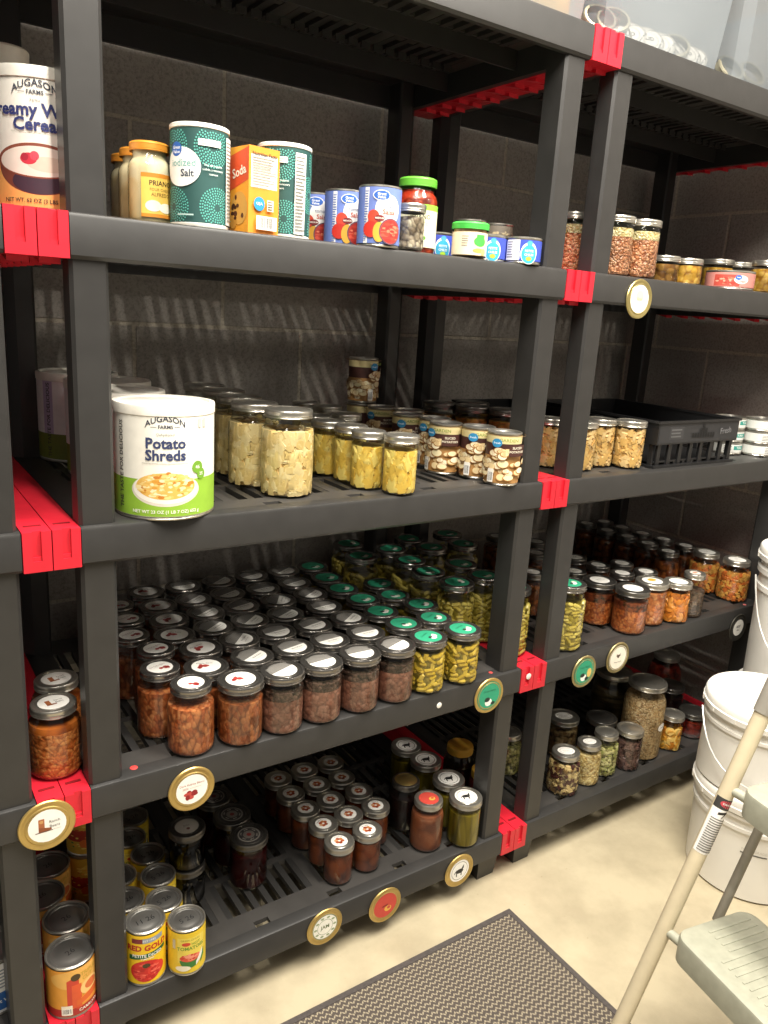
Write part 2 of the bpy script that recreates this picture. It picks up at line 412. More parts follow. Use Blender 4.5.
# ------------------------------------------------------------------ room
def slab(name, a, b, m):
    o = MB().box(a, b, m).obj(name); o['kind'] = 'structure'; return o
slab('floor', (-2.2, -3., -.05), (WALL_X+.1, WALL_Y+.1, 0), floor_mat())
slab('wall_back', (-2.2, WALL_Y, 0), (WALL_X+.1, WALL_Y+.1, 2.7), block_wall('painted_block_back', 0, .32))
slab('wall_right', (WALL_X, -3., 0), (WALL_X+.1, WALL_Y, 2.7), block_wall('painted_block_side', 1, .41))
ORD_ = ['first', 'second', 'third', 'fourth']
# ------------------------------------------------------------------ jars
STEEL = mat('#bab6ac', .28, .85, .06, 60.)
LID_SHADED = mat('#8f8b86', .24, .9, .06, 60.)  # darker copy of the steel, shade under the shelf put into the colour
DARKSTEEL = mat('#75726d', .28, .85, .08, 60.)
GOLD = mat('#c2a766', .34, .75, .06, 60.)
def body_profile(R, H, style):
    if style == 'shoulder': rn = R*.79; pts = [(R, H*.10), (R, H*.66), (R*.985, H*.71), (R*.93, H*.765), (rn, H*.815)]
    elif style == 'quart': rn = R*.86; pts = [(R, H*.08), (R, H*.72), (R*.98, H*.76), (R*.92, H*.80), (rn, H*.835)]
    elif style == 'round': rn = R*.72; pts = [(R*.93, H*.12), (R, H*.3), (R, H*.58), (R*.95, H*.68), (R*.82, H*.78), (rn, H*.84)]
    else: rn = R*.955; pts = [(R, H*.09), (R, H*.80), (R*.99, H*.83), (rn, H*.855)]
    return rn, [(0, .002), (R*.80, .002), (R*.93, .0035), (R*.985, .008)] + pts + [(rn, H-.004)]
def contents_profile(prof, gap, top):
    out = []; last = None
    for r, z in prof:
        q = (max(0, r-gap), max(z, .0045))
        if q[1] > top:
            a, b = last, q; f = (top-a[1])/(b[1]-a[1]); out.append((a[0]+(b[0]-a[0])*f, top)); break
        out.append(q); last = q
    else: top = out[-1][1]
    out += [(out[-1][0]*.6, top+.002), (0, top+.001)]
    return out
def lump(kind, s, q):
    """one small food piece: (verts, faces)"""
    if kind == 'bean':
        L = s*q.uniform(1.2, 2.0); r = s*.42; V = []; seg = 7
        for z, f in ((-L/2, .35), (-L/2+r*.5, .95), (0, 1.02), (L/2-r*.5, .95), (L/2, .35)):
            V += [(r*f*math.cos(2*PI*i/seg), r*f*math.sin(2*PI*i/seg), z) for i in range(seg)]
        F = [(k*seg+i, k*seg+(i+1) % seg, (k+1)*seg+(i+1) % seg, (k+1)*seg+i) for k in range(4) for i in range(seg)]
        return V, F + [tuple(range(seg-1, -1, -1)), tuple(range(4*seg, 5*seg))]
    if kind == 'coin':
        r = s; h = s*.28; seg = 12; V = []
        for z, f in ((-h, .9), (-h*.7, 1), (h*.7, 1), (h, .9)): V += [(r*f*math.cos(2*PI*i/seg), r*f*math.sin(2*PI*i/seg), z) for i in range(seg)]
        F = [(k*seg+i, k*seg+(i+1) % seg, (k+1)*seg+(i+1) % seg, (k+1)*seg+i) for k in range(3) for i in range(seg)]
        return V, F + [tuple(range(seg-1, -1, -1)), tuple(range(3*seg, 4*seg))]
    a, b, c = (s*q.uniform(.6, 1.1) for _ in range(3)) if kind == 'cube' else (s*q.uniform(.7, 1.2), s*q.uniform(.6, 1), s*q.uniform(.4, .8))
    bm = bmesh.new(); bmesh.ops.create_cube(bm, size=1)
    bmesh.ops.scale(bm, vec=(2*a, 2*b, 2*c), verts=bm.verts)
    bmesh.ops.bevel(bm, geom=bm.edges[:], offset=min(a, b, c)*(.3 if kind == 'cube' else .7), segments=2, affect='EDGES')
    V = [tuple(v.co+Vector((q.uniform(-1, 1), q.uniform(-1, 1), q.uniform(-1, 1)))*s*.06) for v in bm.verts]
    F = [tuple(v.index for v in f.verts) for f in bm.faces]; bm.free()
    return V, F
def chunks(mb, kind, s, prof, gap, top, n, mats, seed=1):
    """pieces pressed against the inside of the glass"""
    q = random.Random(seed); pr = [(r-gap, z) for r, z in prof if r > 0]
    def rad(z):
        for (r0, a), (r1, b) in zip(pr, pr[1:]):
            if a <= z <= b and b > a: return r0+(r1-r0)*(z-a)/(b-a)
        return pr[0][0]
    z = .006+s*.45
    while z < top+.002:
        k = int(2*PI*(rad(min(z, top))-s*.5)/(s*n)); off = q.uniform(0, 6)
        for i in range(k):
            an = off+2*PI*(i+q.uniform(-.25, .25))/k; zz = z+q.uniform(-.25, .25)*s
            V, F = lump(kind, s, q)
            if kind == 'coin': rot = Matrix.Rotation(an, 3, 'Z') @ Matrix.Rotation(PI/2+q.uniform(-.5, .5), 3, 'Y') @ Matrix.Rotation(q.uniform(-.5, .5), 3, 'X')
            elif kind == 'bean': rot = Matrix.Rotation(an, 3, 'Z') @ Matrix.Rotation(q.uniform(0, PI) if q.random() < .4 else q.gauss(PI/2, .35), 3, 'X')
            else: rot = Matrix.Rotation(q.uniform(0, 6), 3, 'Z') @ Matrix.Rotation(q.uniform(0, 6), 3, 'X')
            R0 = rad(min(max(zz, .008), top)); c = Vector(((R0-s*.42)*math.cos(an), (R0-s*.42)*math.sin(an), zz)); W = []
            for v in V:
                p = c + rot @ Vector(v); p.z = min(max(p.z, .0048), top+s*.5); rr = math.hypot(p.x, p.y); lim = rad(min(max(p.z, .008), top))
                if rr > lim: p.x *= lim/rr; p.y *= lim/rr
                W.append(p)
            mb.add(W, F, q.choice(mats), True)
        z += s*(.85 if kind != 'bean' else .72)
    return mb
WHITE = '#f3f1ea'
def lid_lines(c='#8d8a84'): return []
S_BEAN = [('ell', 0, 0, .027, .027, WHITE), ('text', 'Red Kidney Beans', 0, .009, .0052, '#7b3a36'), ('rect', -.013, .004, .012, .0048, '#b9b3aa')] + dots(7, -.002, .014, -.013, -.005, .0045, ['#a5322c', '#8c2825'])
S_BEAN2 = [('ell', 0, 0, .027, .027, WHITE), ('text', 'Kidney Beans', -.003, .011, .0055, '#6a625c')] + dots(6, -.012, .004, -.008, .003, .005, ['#a83a33', '#8c2825'], 5)
S_HALF = [('ell', 0, 0, .0275, .0275, WHITE), ('cap', 0, .0005, .0272, .0270, '#6f6c68')] + [('rect', -.026+.0012*abs(k-4), .003+k*.0028, .026-.0012*abs(k-4)-.004*max(0, k-5), .0042+k*.0028, '#8f8c86') for k in range(7)] + [('text', 'Black Beans', .003, -.008, .0056, '#5a5753'), ('rect', -.012, -.016, .012, -.0152, '#a9a49c')]
S_GREEN = [('ell', 0, 0, .029, .029, '#2f9a74'), ('ell', .002, -.011, .0085, .0075, '#eef0e8'), ('ell', -.002, -.006, .006, .004, '#22302a'), ('ell', .012, -.008, .004, .007, '#e8e6cf'), ('text', 'Green Beans', 0, .010, .0055, '#1b5c45')]
S_APPLE = [('ell', 0, 0, .0235, .0235, WHITE)] + [('ell', .009*math.cos(a), .008*math.sin(a), .0055, .005, c) for a, c in zip((0, 1, 2, 3, 4, 5), ['#b5572c', '#c9834a', '#a5472a', '#d7a070', '#b5572c', '#93401f'])] + [('text', 'Apple Butter', 0, .016, .0045, '#6b4a34')]
S_JAM = [('ell', 0, 0, .029, .029, '#33302f'), ('ell', 0, 0, .024, .024, '#8d8880'), ('ell', 0, 0, .021, .021, '#3d3a39'), ('ell', 0, 0, .0125, .0125, '#7c766f'), ('ell', 0, 0, .005, .005, '#7d2b2a')] + [('text', 'JAM', .0168*math.sin(a), .0168*math.cos(a), .005, '#b5b0a6', .01, -a) for a in (0, 1.05, 2.1, 3.14, 4.2, 5.25)]
S_HORSE = [('ell', 0, 0, .027, .027, WHITE), ('ell', 0, 0, .0225, .0225, '#7f7c76'), ('ell', 0, 0, .0212, .0212, WHITE), ('ell', 0, 0, .010, .0055, '#2a2928'), ('tri', .005, .011, -.002, .004, .004, .012, '#2a2928'), ('rect', -.009, -.012, -.006, 0, '#2a2928'), ('rect', .004, -.012, .007, 0, '#2a2928'), ('tri', -.014, -.008, -.006, .001, -.003, .004, '#2a2928')]
S_RED = [('ell', 0, 0, .030, .030, '#c8473b'), ('ell', .008, -.006, .010, .008, '#e3b04c'), ('ell', .010, -.004, .005, .004, '#c8473b')]
S_PLAIN = [('ell', 0, 0, .026, .026, WHITE), ('text', 'Soup', 0, .004, .009, '#8a857d'), ('rect', -.012, -.006, .012, -.005, '#b9b3aa')]
S_YEL = [('ell', 0, 0, .027, .027, WHITE), ('ell', .004, .005, .013, .010, '#d9a93c'), ('rect', -.015, -.010, .012, -.009, '#a8a299')]
S_OVAL = [('ell', 0, 0, .026, .020, WHITE), ('ell', 0, 0, .020, .014, '#b3aca1'), ('ell', 0, 0, .019, .013, WHITE), ('rect', -.012, .001, .012, .0018, '#8c877e'), ('rect', -.010, -.004, .010, -.0032, '#8c877e')]
S_BOOT = [('ell', 0, 0, .028, .028, WHITE), ('rect', -.014, -.006, -.005, .010, '#a5623a'), ('tri', -.014, .004, -.010, -.010, -.004, -.006, '#8a4d2c'), ('text', 'Ranch', .010, .005, .0065, '#6a625c'), ('text', 'Beans', .010, -.003, .0065, '#6a625c')]
S_PINK = [('ell', 0, 0, .024, .024, '#e9d9cf'), ('ell', 0, .002, .014, .010, '#c98b74')]
S_GREY = [('ell', 0, 0, .026, .026, '#bdb7ac'), ('text', 'Jelly', 0, .003, .009, '#6f675f'), ('ell', 0, -.009, .004, .004, '#6b4038')]
def make_jar(name, R, H, fill, fm, style='straight', sticker=None, steel=STEEL, lidm=None, tint='#f2f5f2', ch=None, plain_cap=None, label=None, layer=None, srot=0, seg=28, cap_h=.020):
    root = empty(name); rn, prof = body_profile(R, H, style)
    MB().lathe(prof, glass(tint), seg).obj('glass', root, False)
    top = H*fill; mb = MB()
    if ch: inner = [(max(0, r-.0035), z) for r, z in prof]; mb.lathe(contents_profile(prof, .004, top-.002), fm, seg); chunks(mb, ch[0], ch[1], prof, .0012, top, ch[2], ch[3])
    else: mb.lathe(contents_profile(prof, .0012, top), fm, seg)
    mb.obj('contents', root)
    if layer: # a second band of food above the first
        h2, m2 = layer; pr = [(r, z) for r, z in prof if r > 0]
        q = contents_profile(prof, .0012, H*h2); q = [(r, z) for r, z in q if z > top-.001] or q[-3:]
        MB().lathe([(q[0][0] if q[0][0] > .01 else R-.0012, top-.001)] + q, m2, seg).obj('top_layer', root)
    if plain_cap:
        ro = rn+.004
        MB().lathe([(ro, H-cap_h), (ro+.0006, H-cap_h*.9)] + [(ro+(.0005 if i % 2 else 0), H-cap_h*(.85-.12*i)) for i in range(6)] + [(ro-.001, H-.001), (ro-.003, H), (0, H)], plain_cap, seg).obj('lid', root)
    else:
        ro = rn+.0026; zb = H-.0145
        MB().lathe([(rn+.0004, zb), (ro, zb+.0005), (ro+.0005, zb+.002), (ro-.0004, zb+.0035), (ro+.0004, zb+.0055), (ro-.0004, zb+.0075), (ro+.0003, zb+.010), (ro, H-.0015), (ro-.0012, H), (ro-.006, H+.0002), (ro-.0062, H-.0015)], steel, seg).obj('band', root)
        rl = ro-.0061
        lo = MB().lathe([(rl, H-.004), (rl, H-.0012), (rl-.002, H-.0008), (rl-.004, H-.0016), (rl-.0055, H-.0006), (0, H-.0006)], lidm or steel, seg).obj('lid', root)
        if sticker:
            k = min(1., (rl-.0058)/.0275)
            st = [tuple(x*k if isinstance(x, float) and i > 0 and not (it[0] == 'text' and i in (6, 7, 8)) else x for i, x in enumerate(it)) for it in sticker]
            so = art(st, on_top(H-.0006), .006).obj('lid_sticker', lo, False); so.rotation_euler = (0, 0, srot)
    if label: art(label, on_cyl(R+.0006)).obj('label', root, False)
    return root
F_RED = food('#7a3a1c', '#a8552c', '#c47a4a', 100., .6, (1.3, 1.3, .8))
F_BROWN = food('#6b4238', '#8a5848', '#a07060', 120., .35)
F_GREENB = food('#5f5212', '#8d7a2a', '#a89438', 70., .6)
GB = [mat('#c8a536', .35, 0, .2, 60.), mat('#b8982f', .35, 0, .2, 60.), mat('#d6b64c', .35, 0, .2, 60.)]
GB2 = [mat('#b8a046', .35, 0, .15, 60.), mat('#a8923c', .35, 0, .15, 60.), mat('#c9b45c', .35, 0, .15, 60.)]
F_POT = food('#a3823e', '#cfae5f', '#e0c57c', 60., .5); PT = [mat('#ecc85f', .4, 0, .1, 50.), mat('#e3ba50', .4, 0, .1, 50.), mat('#f2d678', .4, 0, .1, 50.)]
F_PALE = food('#c29f60', '#dcba7c', '#e6cc98', 55., .5); PL = [mat('#e6c88a', .4, 0, .1, 50.), mat('#dcbc7a', .4, 0, .1, 50.), mat('#ecd39c', .4, 0, .1, 50.)]
F_CHILI = food('#8a4316', '#b5602a', '#cc8248', 135., .6)
F_SOUP = food('#8a3f1c', '#b05a2a', '#cc7c44', 130., .4); F_STEW = food('#a35020', '#cc7238', '#e39a62', 95., .7)
F_CARROT = food('#8a4312', '#c8702a', '#dd8f40', 50., .5); CR = [mat('#df8a34', .35, 0, .1, 40.), mat('#d27a2a', .35, 0, .1, 40.), mat('#e59a48', .35, 0, .1, 40.)]
F_BEEF = food('#2f1f19', '#5d463a', '#7d6655', 100., .8, (1, 1, 1.6))
F_VEG = food('#6a3011', '#b3642a', '#d69347', 55., .7); VG = [mat('#d9823a', .35, 0, .15, 40.), mat('#cc6c32', .35, 0, .15, 40.), mat('#dda352', .35, 0, .15, 40.), mat('#c08a44', .35, 0, .15, 40.)]
F_DIM = food('#3a160a', '#7a3a1a', '#a8602c', 70., .7); F_APPLE = food('#4a1d0c', '#74351a', '#84421f', 40., .15, smooth=True)
F_JAM = food('#3a0d10', '#5c181a', '#742527', 30., .1, smooth=True); F_DARK = food('#0a0606', '#1a0c0c', '#26110f', 50., .2)
F_PICK = food('#5a4d12', '#8f7d26', '#a8943a', 60., .5, (1, 1, .12)); F_CHOC = food('#5e3020', '#83492f', '#8f5335', 30., .08, smooth=True)
F_DRIED = food('#3a2012', '#8d6a44', '#c9ae80', 75., 1.); F_OAT = food('#a58149', '#d6b878', '#e8d3a0', 130., .9); F_HERB = food('#4a4420', '#8d8a48', '#c9bf86', 110., 1.)
F_FIG = food('#2a1818', '#5c3f3a', '#84615a', 75., .9); F_GRAIN = food('#8a6a42', '#c0996a', '#dcc096', 190., .9); F_CIT = food('#8a4a12', '#d18a2c', '#efb95a', 60., .6)
F_CHICK = food('#c4944e', '#d3a868', '#e6c592', 60., .6); CK = [mat('#e3b976', .4, 0, .12, 50.), mat('#dcae68', .4, 0, .12, 50.), mat('#e9c48a', .4, 0, .12, 50.)]
F_AMB = food('#5a3413', '#8f5f2a', '#b5853f', 60., .6); F_REDG = food('#3c0a08', '#7c1a12', '#a5341c', 60., .5)
F_BUCK = food('#8a4a2c', '#c27a50', '#dfa680', 170., 1.); F_RICE = food('#cdb070', '#e6d29a', '#f4e8c0', 170., .9); F_YEL = food('#9a6414', '#cf9a36', '#e0b65a', 70., .6)
F_SLICE = food('#3a1a14', '#a5824f', '#d9c290', 60., 1.)
OLIVE = '#e6e8cf'
KIND = dict(
 red=lambda: make_jar('bean_jar', .0415, .127, .72, F_RED, 'shoulder', S_BEAN, steel=LID_SHADED),
 red2=lambda: make_jar('bean_jar', .0412, .118, .72, F_RED, 'straight', S_BEAN2, steel=LID_SHADED),
 brown=lambda: make_jar('bean_jar', .0412, .117, .60, F_BROWN, 'straight', S_HALF, steel=LID_SHADED, srot=.5, layer=(.74, food('#1c1210', '#3f2b25', '#6b5248', 130., .9))),
 green=lambda: make_jar('green_bean_jar', .0400, .119, .72, F_GREENB, 'straight', S_GREEN, steel=LID_SHADED, ch=('bean', .0130, 1.5, GB)),
 bquart=lambda: make_jar('green_bean_jar', .046, .166, .74, F_GREENB, 'quart', S_GREEN, steel=LID_SHADED, ch=('bean', .0125, 1.6, GB2)),
 cquart=lambda: make_jar('quart_jar', .048, .156, .74, F_PALE, 'quart', None, ch=('cube', .011, 1.4, PL)),
 potato=lambda: make_jar('potato_jar', .0325, .113, .70, F_POT, 'straight', None, ch=('cube', .0115, 1.4, PT)),
 chili=lambda: make_jar('bean_jar', .042, .124, .68, F_CHILI, 'shoulder', S_BOOT, layer=(.76, food('#7a3410', '#a8561c', '#b5642a', 40., .1)), srot=.15),
 stew=lambda: make_jar('stew_jar', .043, .118, .80, F_STEW, 'straight', S_YEL),
 soup=lambda: make_jar('soup_jar', .044, .118, .56, F_SOUP, 'straight', S_PLAIN, steel=DARKSTEEL, layer=(.74, food('#2c100a', '#6b2f1a', '#8a4424', 90., .4))),
 carrot=lambda: make_jar('carrot_jar', .037, .113, .70, F_CARROT, 'straight', S_PLAIN, ch=('coin', .0135, 1.6, CR)),
 beef=lambda: make_jar('meat_jar', .033, .124, .62, F_BEEF, 'shoulder', S_PINK),
 veg=lambda: make_jar('vegetable_jar', .045, .123, .72, F_VEG, 'shoulder', S_PLAIN, ch=('nug', .0095, 1.4, VG)),
 dim=lambda: make_jar('amber_jar', .0385, .118, .74, F_DIM, 'shoulder', S_PLAIN, steel=DARKSTEEL),
 apple=lambda: make_jar('fruit_butter_jar', .0322, .094, .80, F_APPLE, 'straight', S_APPLE),
 jam=lambda: make_jar('jam_jar', .040, .113, .72, F_JAM, 'straight', S_JAM, steel=DARKSTEEL, tint='#b5aeaa'),
 jelly=lambda: make_jar('jelly_jar', .036, .085, .72, F_DARK, 'straight', S_GREY, steel=DARKSTEEL, tint='#5c5653'),
 pickle=lambda: make_jar('pickle_jar', .0385, .118, .74, F_PICK, 'straight', S_HORSE, tint=OLIVE, srot=-.3),
 choc=lambda: make_jar('paste_jar', .039, .123, .76, F_CHOC, 'shoulder', S_RED),
 goldjar=lambda: make_jar('gold_lidded_jar', .042, .125, .6, F_DARK, 'round', None, plain_cap=mat('#cf9f38', .5)),
 goldjar2=lambda: make_jar('gold_lidded_jar', .039, .123, .7, F_DARK, 'shoulder', None, lidm=GOLD, steel=DARKSTEEL),
 smallgold=lambda: make_jar('gold_lidded_jar', .034, .09, .7, F_JAM, 'round', None, plain_cap=mat('#cf9f38', .5)),
 dried=lambda: make_jar('dried_food_jar', .044, .116, .72, F_DRIED, 'straight', S_OVAL),
 dried2=lambda: make_jar('dried_food_jar', .043, .116, .76, F_SLICE, 'shoulder', S_OVAL, ch=('nug', .009, 1.8, [F_SLICE, mat('#c9ad78', .6, 0, .2, 50.), mat('#4a221c', .6, 0, .2, 50.)])),
 oat=lambda: make_jar('dried_food_jar', .037, .12, .76, F_OAT, 'shoulder', S_OVAL),
 herb=lambda: make_jar('dried_food_jar', .0375, .125, .70, F_HERB, 'shoulder', None, ch=('nug', .007, 2., [F_HERB, mat('#a5a562', .6, 0, .2, 50.), mat('#c8bf8a', .6, 0, .2, 50.)])),
 herb2=lambda: make_jar('dried_food_jar', .037, .12, .70, F_HERB, 'shoulder', None),
 fig=lambda: make_jar('dried_food_jar', .0365, .12, .72, F_FIG, 'straight', None, ch=('nug', .010, 1.6, [F_FIG, mat('#6b4f4a', .55, 0, .2, 50.), mat('#4a302c', .55, 0, .2, 50.)])),
 gallon=lambda: make_jar('grain_jar', .060, .228, .80, F_GRAIN, 'quart', None, label=[('ell', .022, .105, .017, .012, WHITE), ('ell', .022, .105, .013, .0085, '#c4beb2'), ('ell', .022, .105, .012, .0078, WHITE), ('rect', .013, .104, .031, .106, '#8c877e')]),
 citrus=lambda: make_jar('dried_food_jar', .033, .113, .60, F_CIT, 'straight', None, ch=('coin', .013, 1.5, [mat('#dd9a34', .5, 0, .2, 50.), mat('#efc06a', .5, 0, .2, 50.), mat('#b8701c', .5, 0, .2, 50.)])),
 redshort=lambda: make_jar('fruit_jar', .042, .08, .68, F_REDG, 'straight', None, steel=DARKSTEEL),
 redglass=lambda: make_jar('fruit_jar', .055, .16, .78, F_REDG, 'round', None),
 ribglass=lambda: make_jar('ribbed_jar', .06, .2, .8, food('#241c12', '#4c3f2a', '#6a5a3c', 30., .5, (.3, .3, 3.)), 'quart', None),
 darkjar=lambda: make_jar('dark_jar', .043, .12, .7, F_DARK, 'straight', None, steel=DARKSTEEL),
 ambershort=lambda: make_jar('amber_jar', .036, .066, .7, F_AMB, 'straight', None),
 chick=lambda: make_jar('meat_jar', .036, .116, .78, F_CHICK, 'straight', None, ch=('nug', .015, 1.25, CK)),
 amber=lambda: make_jar('amber_jar', .043, .12, .76, F_AMB, 'straight', None, steel=DARKSTEEL),
 grain=lambda: make_jar('grain_jar', .037, .125, .66, F_BUCK, 'straight', None, layer=(.80, F_RICE)),
 yellowjar=lambda: make_jar('yellow_jar', .036, .066, .74, F_YEL, 'straight', None),
 yellowtall=lambda: make_jar('yellow_jar', .040, .086, .74, F_YEL, 'straight', None),
 spice=lambda: make_jar('dark_spice_jar', .024, .080, .72, food('#4a3c32', '#8a7866', '#c9bba4', 100., .8), 'straight', None),
 alfredo=lambda: make_jar('sauce_jar', .0322, .119, .97, food('#d8c49a', '#e6d6b2', '#eee2c4', 30., .05), 'shoulder', None, plain_cap=mat('#d18a2c', .45), cap_h=.0135, label=[('rect', -.030, .012, .034, .074, '#e8c05a'), ('rect', -.030, .068, .034, .074, '#d1862a'), ('rect', -.030, .012, .034, .017, '#d1862a'), ('text', 'PRIANO', 0, .060, .010, '#3a2c1c', .015), ('text', 'FOUR CHEESE', 0, .051, .0055, '#8a6a2c'), ('text', 'ALFREDO', 0, .044, .007, '#8a6a2c', .01), ('ell', -.012, .028, .012, .008, '#f1e8cf'), ('ell', .008, .026, .012, .007, '#f4ecd8'), ('ell', .022, .030, .008, .006, '#d9ad48')]),
 salsajar=lambda: make_jar('sauce_jar', .039, .135, .84, food('#7c1c0c', '#b5341c', '#c9502c', 90., .3), 'shoulder', None, plain_cap=mat('#5fae35', .45), cap_h=.016, label=[('rect', -.05, .014, .05, .088, '#ece2c2'), ('rect', -.05, .078, .05, .088, '#8dc63f'), ('text', 'PRIANO', .004, .066, .011, '#3a342c', .02), ('text', 'TOMATO', .004, .054, .0075, '#b57a5a'), ('text', 'BASIL', .004, .045, .0075, '#c8604a'), ('ell', .006, .030, .010, .005, '#5f9a38'), ('ell', -.004, .023, .008, .007, '#c8402c')]),
 relish=lambda: make_jar('relish_jar', .0322, .064, .80, F_CHICK, 'straight', None, plain_cap=mat('#45b848', .45), cap_h=.013, label=[('rect', -.06, .006, .06, .046, '#efe2c4'), *lines(-.026, -.012, .020, .040, 5, '#8d857a'), ('ell', .010, .030, .013, .009, '#49a84a'), ('rect', .002, .036, .020, .042, '#49a84a'), ('ell', .008, .014, .012, .004, '#d9a75a'), ('ell', .019, .012, .006, .006, '#e0b878')]),
)
# ------------------------------------------------------------------ cans
LIDTOP = mat('#9c9a96', .38, .85, .08, 30.)
def can(name, R, H, base, label, scrawl=None, lidm=LIDTOP):
    root = empty(name)
    MB().lathe([(0, .001), (R-.004, .001), (R-.003, 0), (R, .0008), (R+.0008, .003), (R-.0006, .005), (R-.0006, H-.005), (R+.0008, H-.003), (R+.0006, H-.0008), (R-.0008, H), (R-.0022, H-.0006), (R-.003, H-.004)], STEEL, 36).obj('body', root)
    lo = MB().lathe([(R-.0028, H-.0042), (R-.0055, H-.0042), (R-.0065, H-.0034), (R-.0085, H-.0034), (R-.0095, H-.0044), (R*.55, H-.0044), (R*.53, H-.004), (0, H-.004)], lidm, 36).obj('lid', root)
    if scrawl: art([('text', scrawl, 0., .0, .016, '#242424', .0, .3)], on_top(H-.0038)).obj('date_scrawl', lo, False)
    MB().lathe([(R+.0004, .0058), (R+.0006, .007), (R+.0006, H-.007), (R+.0004, H-.0058)], paper(base), 36).obj('label', root, False)
    art(label, on_cyl(R+.0008)).obj('label_print', root.children[-1], False)
    return root
def around(R, y0, y1, c): return ('rect', -PI*R*.995, y0, PI*R*.995, y1, c)
def curls(cx, cy, rx, ry, n, cols, seed):
    q = random.Random(seed); out = []
    for _ in range(n):
        a = q.uniform(0, 6.3); f = math.sqrt(q.random()); x = cx+rx*f*math.cos(a); y = cy+ry*f*math.sin(a)
        out.append(('ell', x, y, q.uniform(.002, .006), q.uniform(.0012, .0028), q.choice(cols)))
    return out
def lidded_tub(root, R, H):
    MB().lathe([(R+.0012, H-.016), (R+.0022, H-.015), (R+.0022, H-.003), (R+.0012, H), (R-.006, H+.0002), (R-.008, H-.003), (0, H-.003)], mat('#e9e5da', .4), 40).obj('plastic_lid', root); return root
BIG_TXT = lambda: [('text', 'THE TASTE FOR DELICIOUS', -.074, .085, .011, '#3a3835', .02, PI/2)]
ART_POTATO = [around(.077, .007, .169, '#f1eee4'), around(.077, .007, .065, '#8fb93a'), ('ell', 0, .049, .054, .026, '#d9d2c4'), ('ell', 0, .051, .0515, .0235, '#f1ece2'), ('ell', 0, .055, .046, .021, '#e0b25a')] + \
  curls(0, .056, .044, .0195, 120, ['#edcf86', '#d69a3c', '#f2dfa8', '#c97f2c', '#e8be68', '#f4e4b8'], 3) + \
  [('text', 'AUGASON', 0, .159, .0125, '#3f4350', .02, 0., 11.), ('text', 'FARMS', 0, .1465, .0075, '#3f4350', .02), ('rect', -.022, .1461, -.013, .1468, '#3f4350'), ('rect', .013, .1461, .022, .1468, '#3f4350'), ('text', 'Dehydrated', 0, .135, .0055, '#6a6a6a'), ('text', 'Potato', 0, .121, .0225, '#333e66', .03), ('text', 'Shreds', 0, .1025, .0225, '#333e66', .03), ('rect', -.036, .0905, .036, .0913, '#b5b2a8'),
   ('ell', .051, .083, .010, .010, '#6f9e2f'), ('ell', .058, .072, .008, .009, '#6f9e2f'), ('text', '46', .051, .083, .008, '#f2f0e6', .01), ('text', '25', .058, .072, .007, '#f2f0e6', .01), ('text', 'NET WT 23 OZ (1 LB 7 OZ) 652 g', 0, .0145, .0072, '#f5f3ea', .015), ('rect', .052, .145, .058, .159, '#c7c4ba'), ('rect', .062, .145, .068, .159, '#c7c4ba')] + BIG_TXT()
ART_WHEAT = [around(.077, .007, .074, '#eeb062'), ('ell', 0, .060, .056, .037, '#7a4233'), ('rect', -.064, .064, .064, .101, '#efeae0'), ('ell', 0, .040, .036, .016, '#3f2c3a'), ('ell', 0, .067, .057, .0225, '#8a4a38'), ('ell', 0, .066, .053, .0195, '#eadfd2'), ('ell', .014, .063, .028, .010, '#dccbb8'), ('ell', -.012, .069, .011, .0075, '#c93245'), ('ell', -.004, .073, .006, .006, '#d84f5f'), ('ell', -.017, .071, .005, .005, '#a82438'),
   ('text', 'AUGASON', 0, .164, .0125, '#3f4350', .02, 0., 11.), ('text', 'FARMS', 0, .1525, .0075, '#3f4350', .02), ('rect', -.022, .1521, -.013, .1528, '#3f4350'), ('rect', .013, .1521, .022, .1528, '#3f4350'), ('text', 'Farina', 0, .143, .0055, '#6a6a6a'), ('text', 'Creamy Wheat', 0, .1305, .0225, '#333a72', .03), ('text', 'Cereal', 0, .112, .0225, '#333a72', .03), ('rect', -.034, .103, .034, .1037, '#b5b2a8'), ('text', 'NET WT. 63 OZ (3 LBS 15 OZ)', 0, .015, .0072, '#3f3a34', .015)]
def slices(n, x0, x1, y0, y1, seed):
    q = random.Random(seed); o = []
    for _ in range(n):
        x, y, a, b = q.uniform(x0, x1), q.uniform(y0, y1), q.uniform(.007, .012), q.uniform(.005, .009)
        o += [('ell', x, y, a, b, q.choice(['#a8743a', '#8f5c2c', '#b58346'])), ('ell', x+.0006, y+.0006, a-.0011, b-.0011, q.choice(['#efe0b4', '#ead2a0', '#f4e9c8']))]
    return o
ART_SPUD = [around(.0365, .006, .062, '#b98a52'), around(.0365, .062, .088, '#4a2a24'), around(.0365, .088, .104, '#e0d19a')] + slices(58, -.11, .11, .014, .052, 8) + slices(14, -.028, .0, .058, .074, 4) + \
  [('text', 'GARDEN', .0, .096, .0085, '#7d8f3c', .02), ('rect', .001, .064, .034, .0875, '#4a2a24'), ('text', 'SLICED', .017, .081, .0065, '#efe6cf', .02), ('text', 'POTATOES', .017, .073, .0062, '#efe6cf', .02), ('ell', -.021, .090, .009, .009, '#2a86b8'), ('text', 'fresh', -.021, .090, .006, '#eaf4fa', .01), ('rect', -.034, .008, -.023, .036, '#f0ece2')] + bars(-.034, -.023, .010, .030) + [around(.0365, .104, .105, '#8a6a4a')]
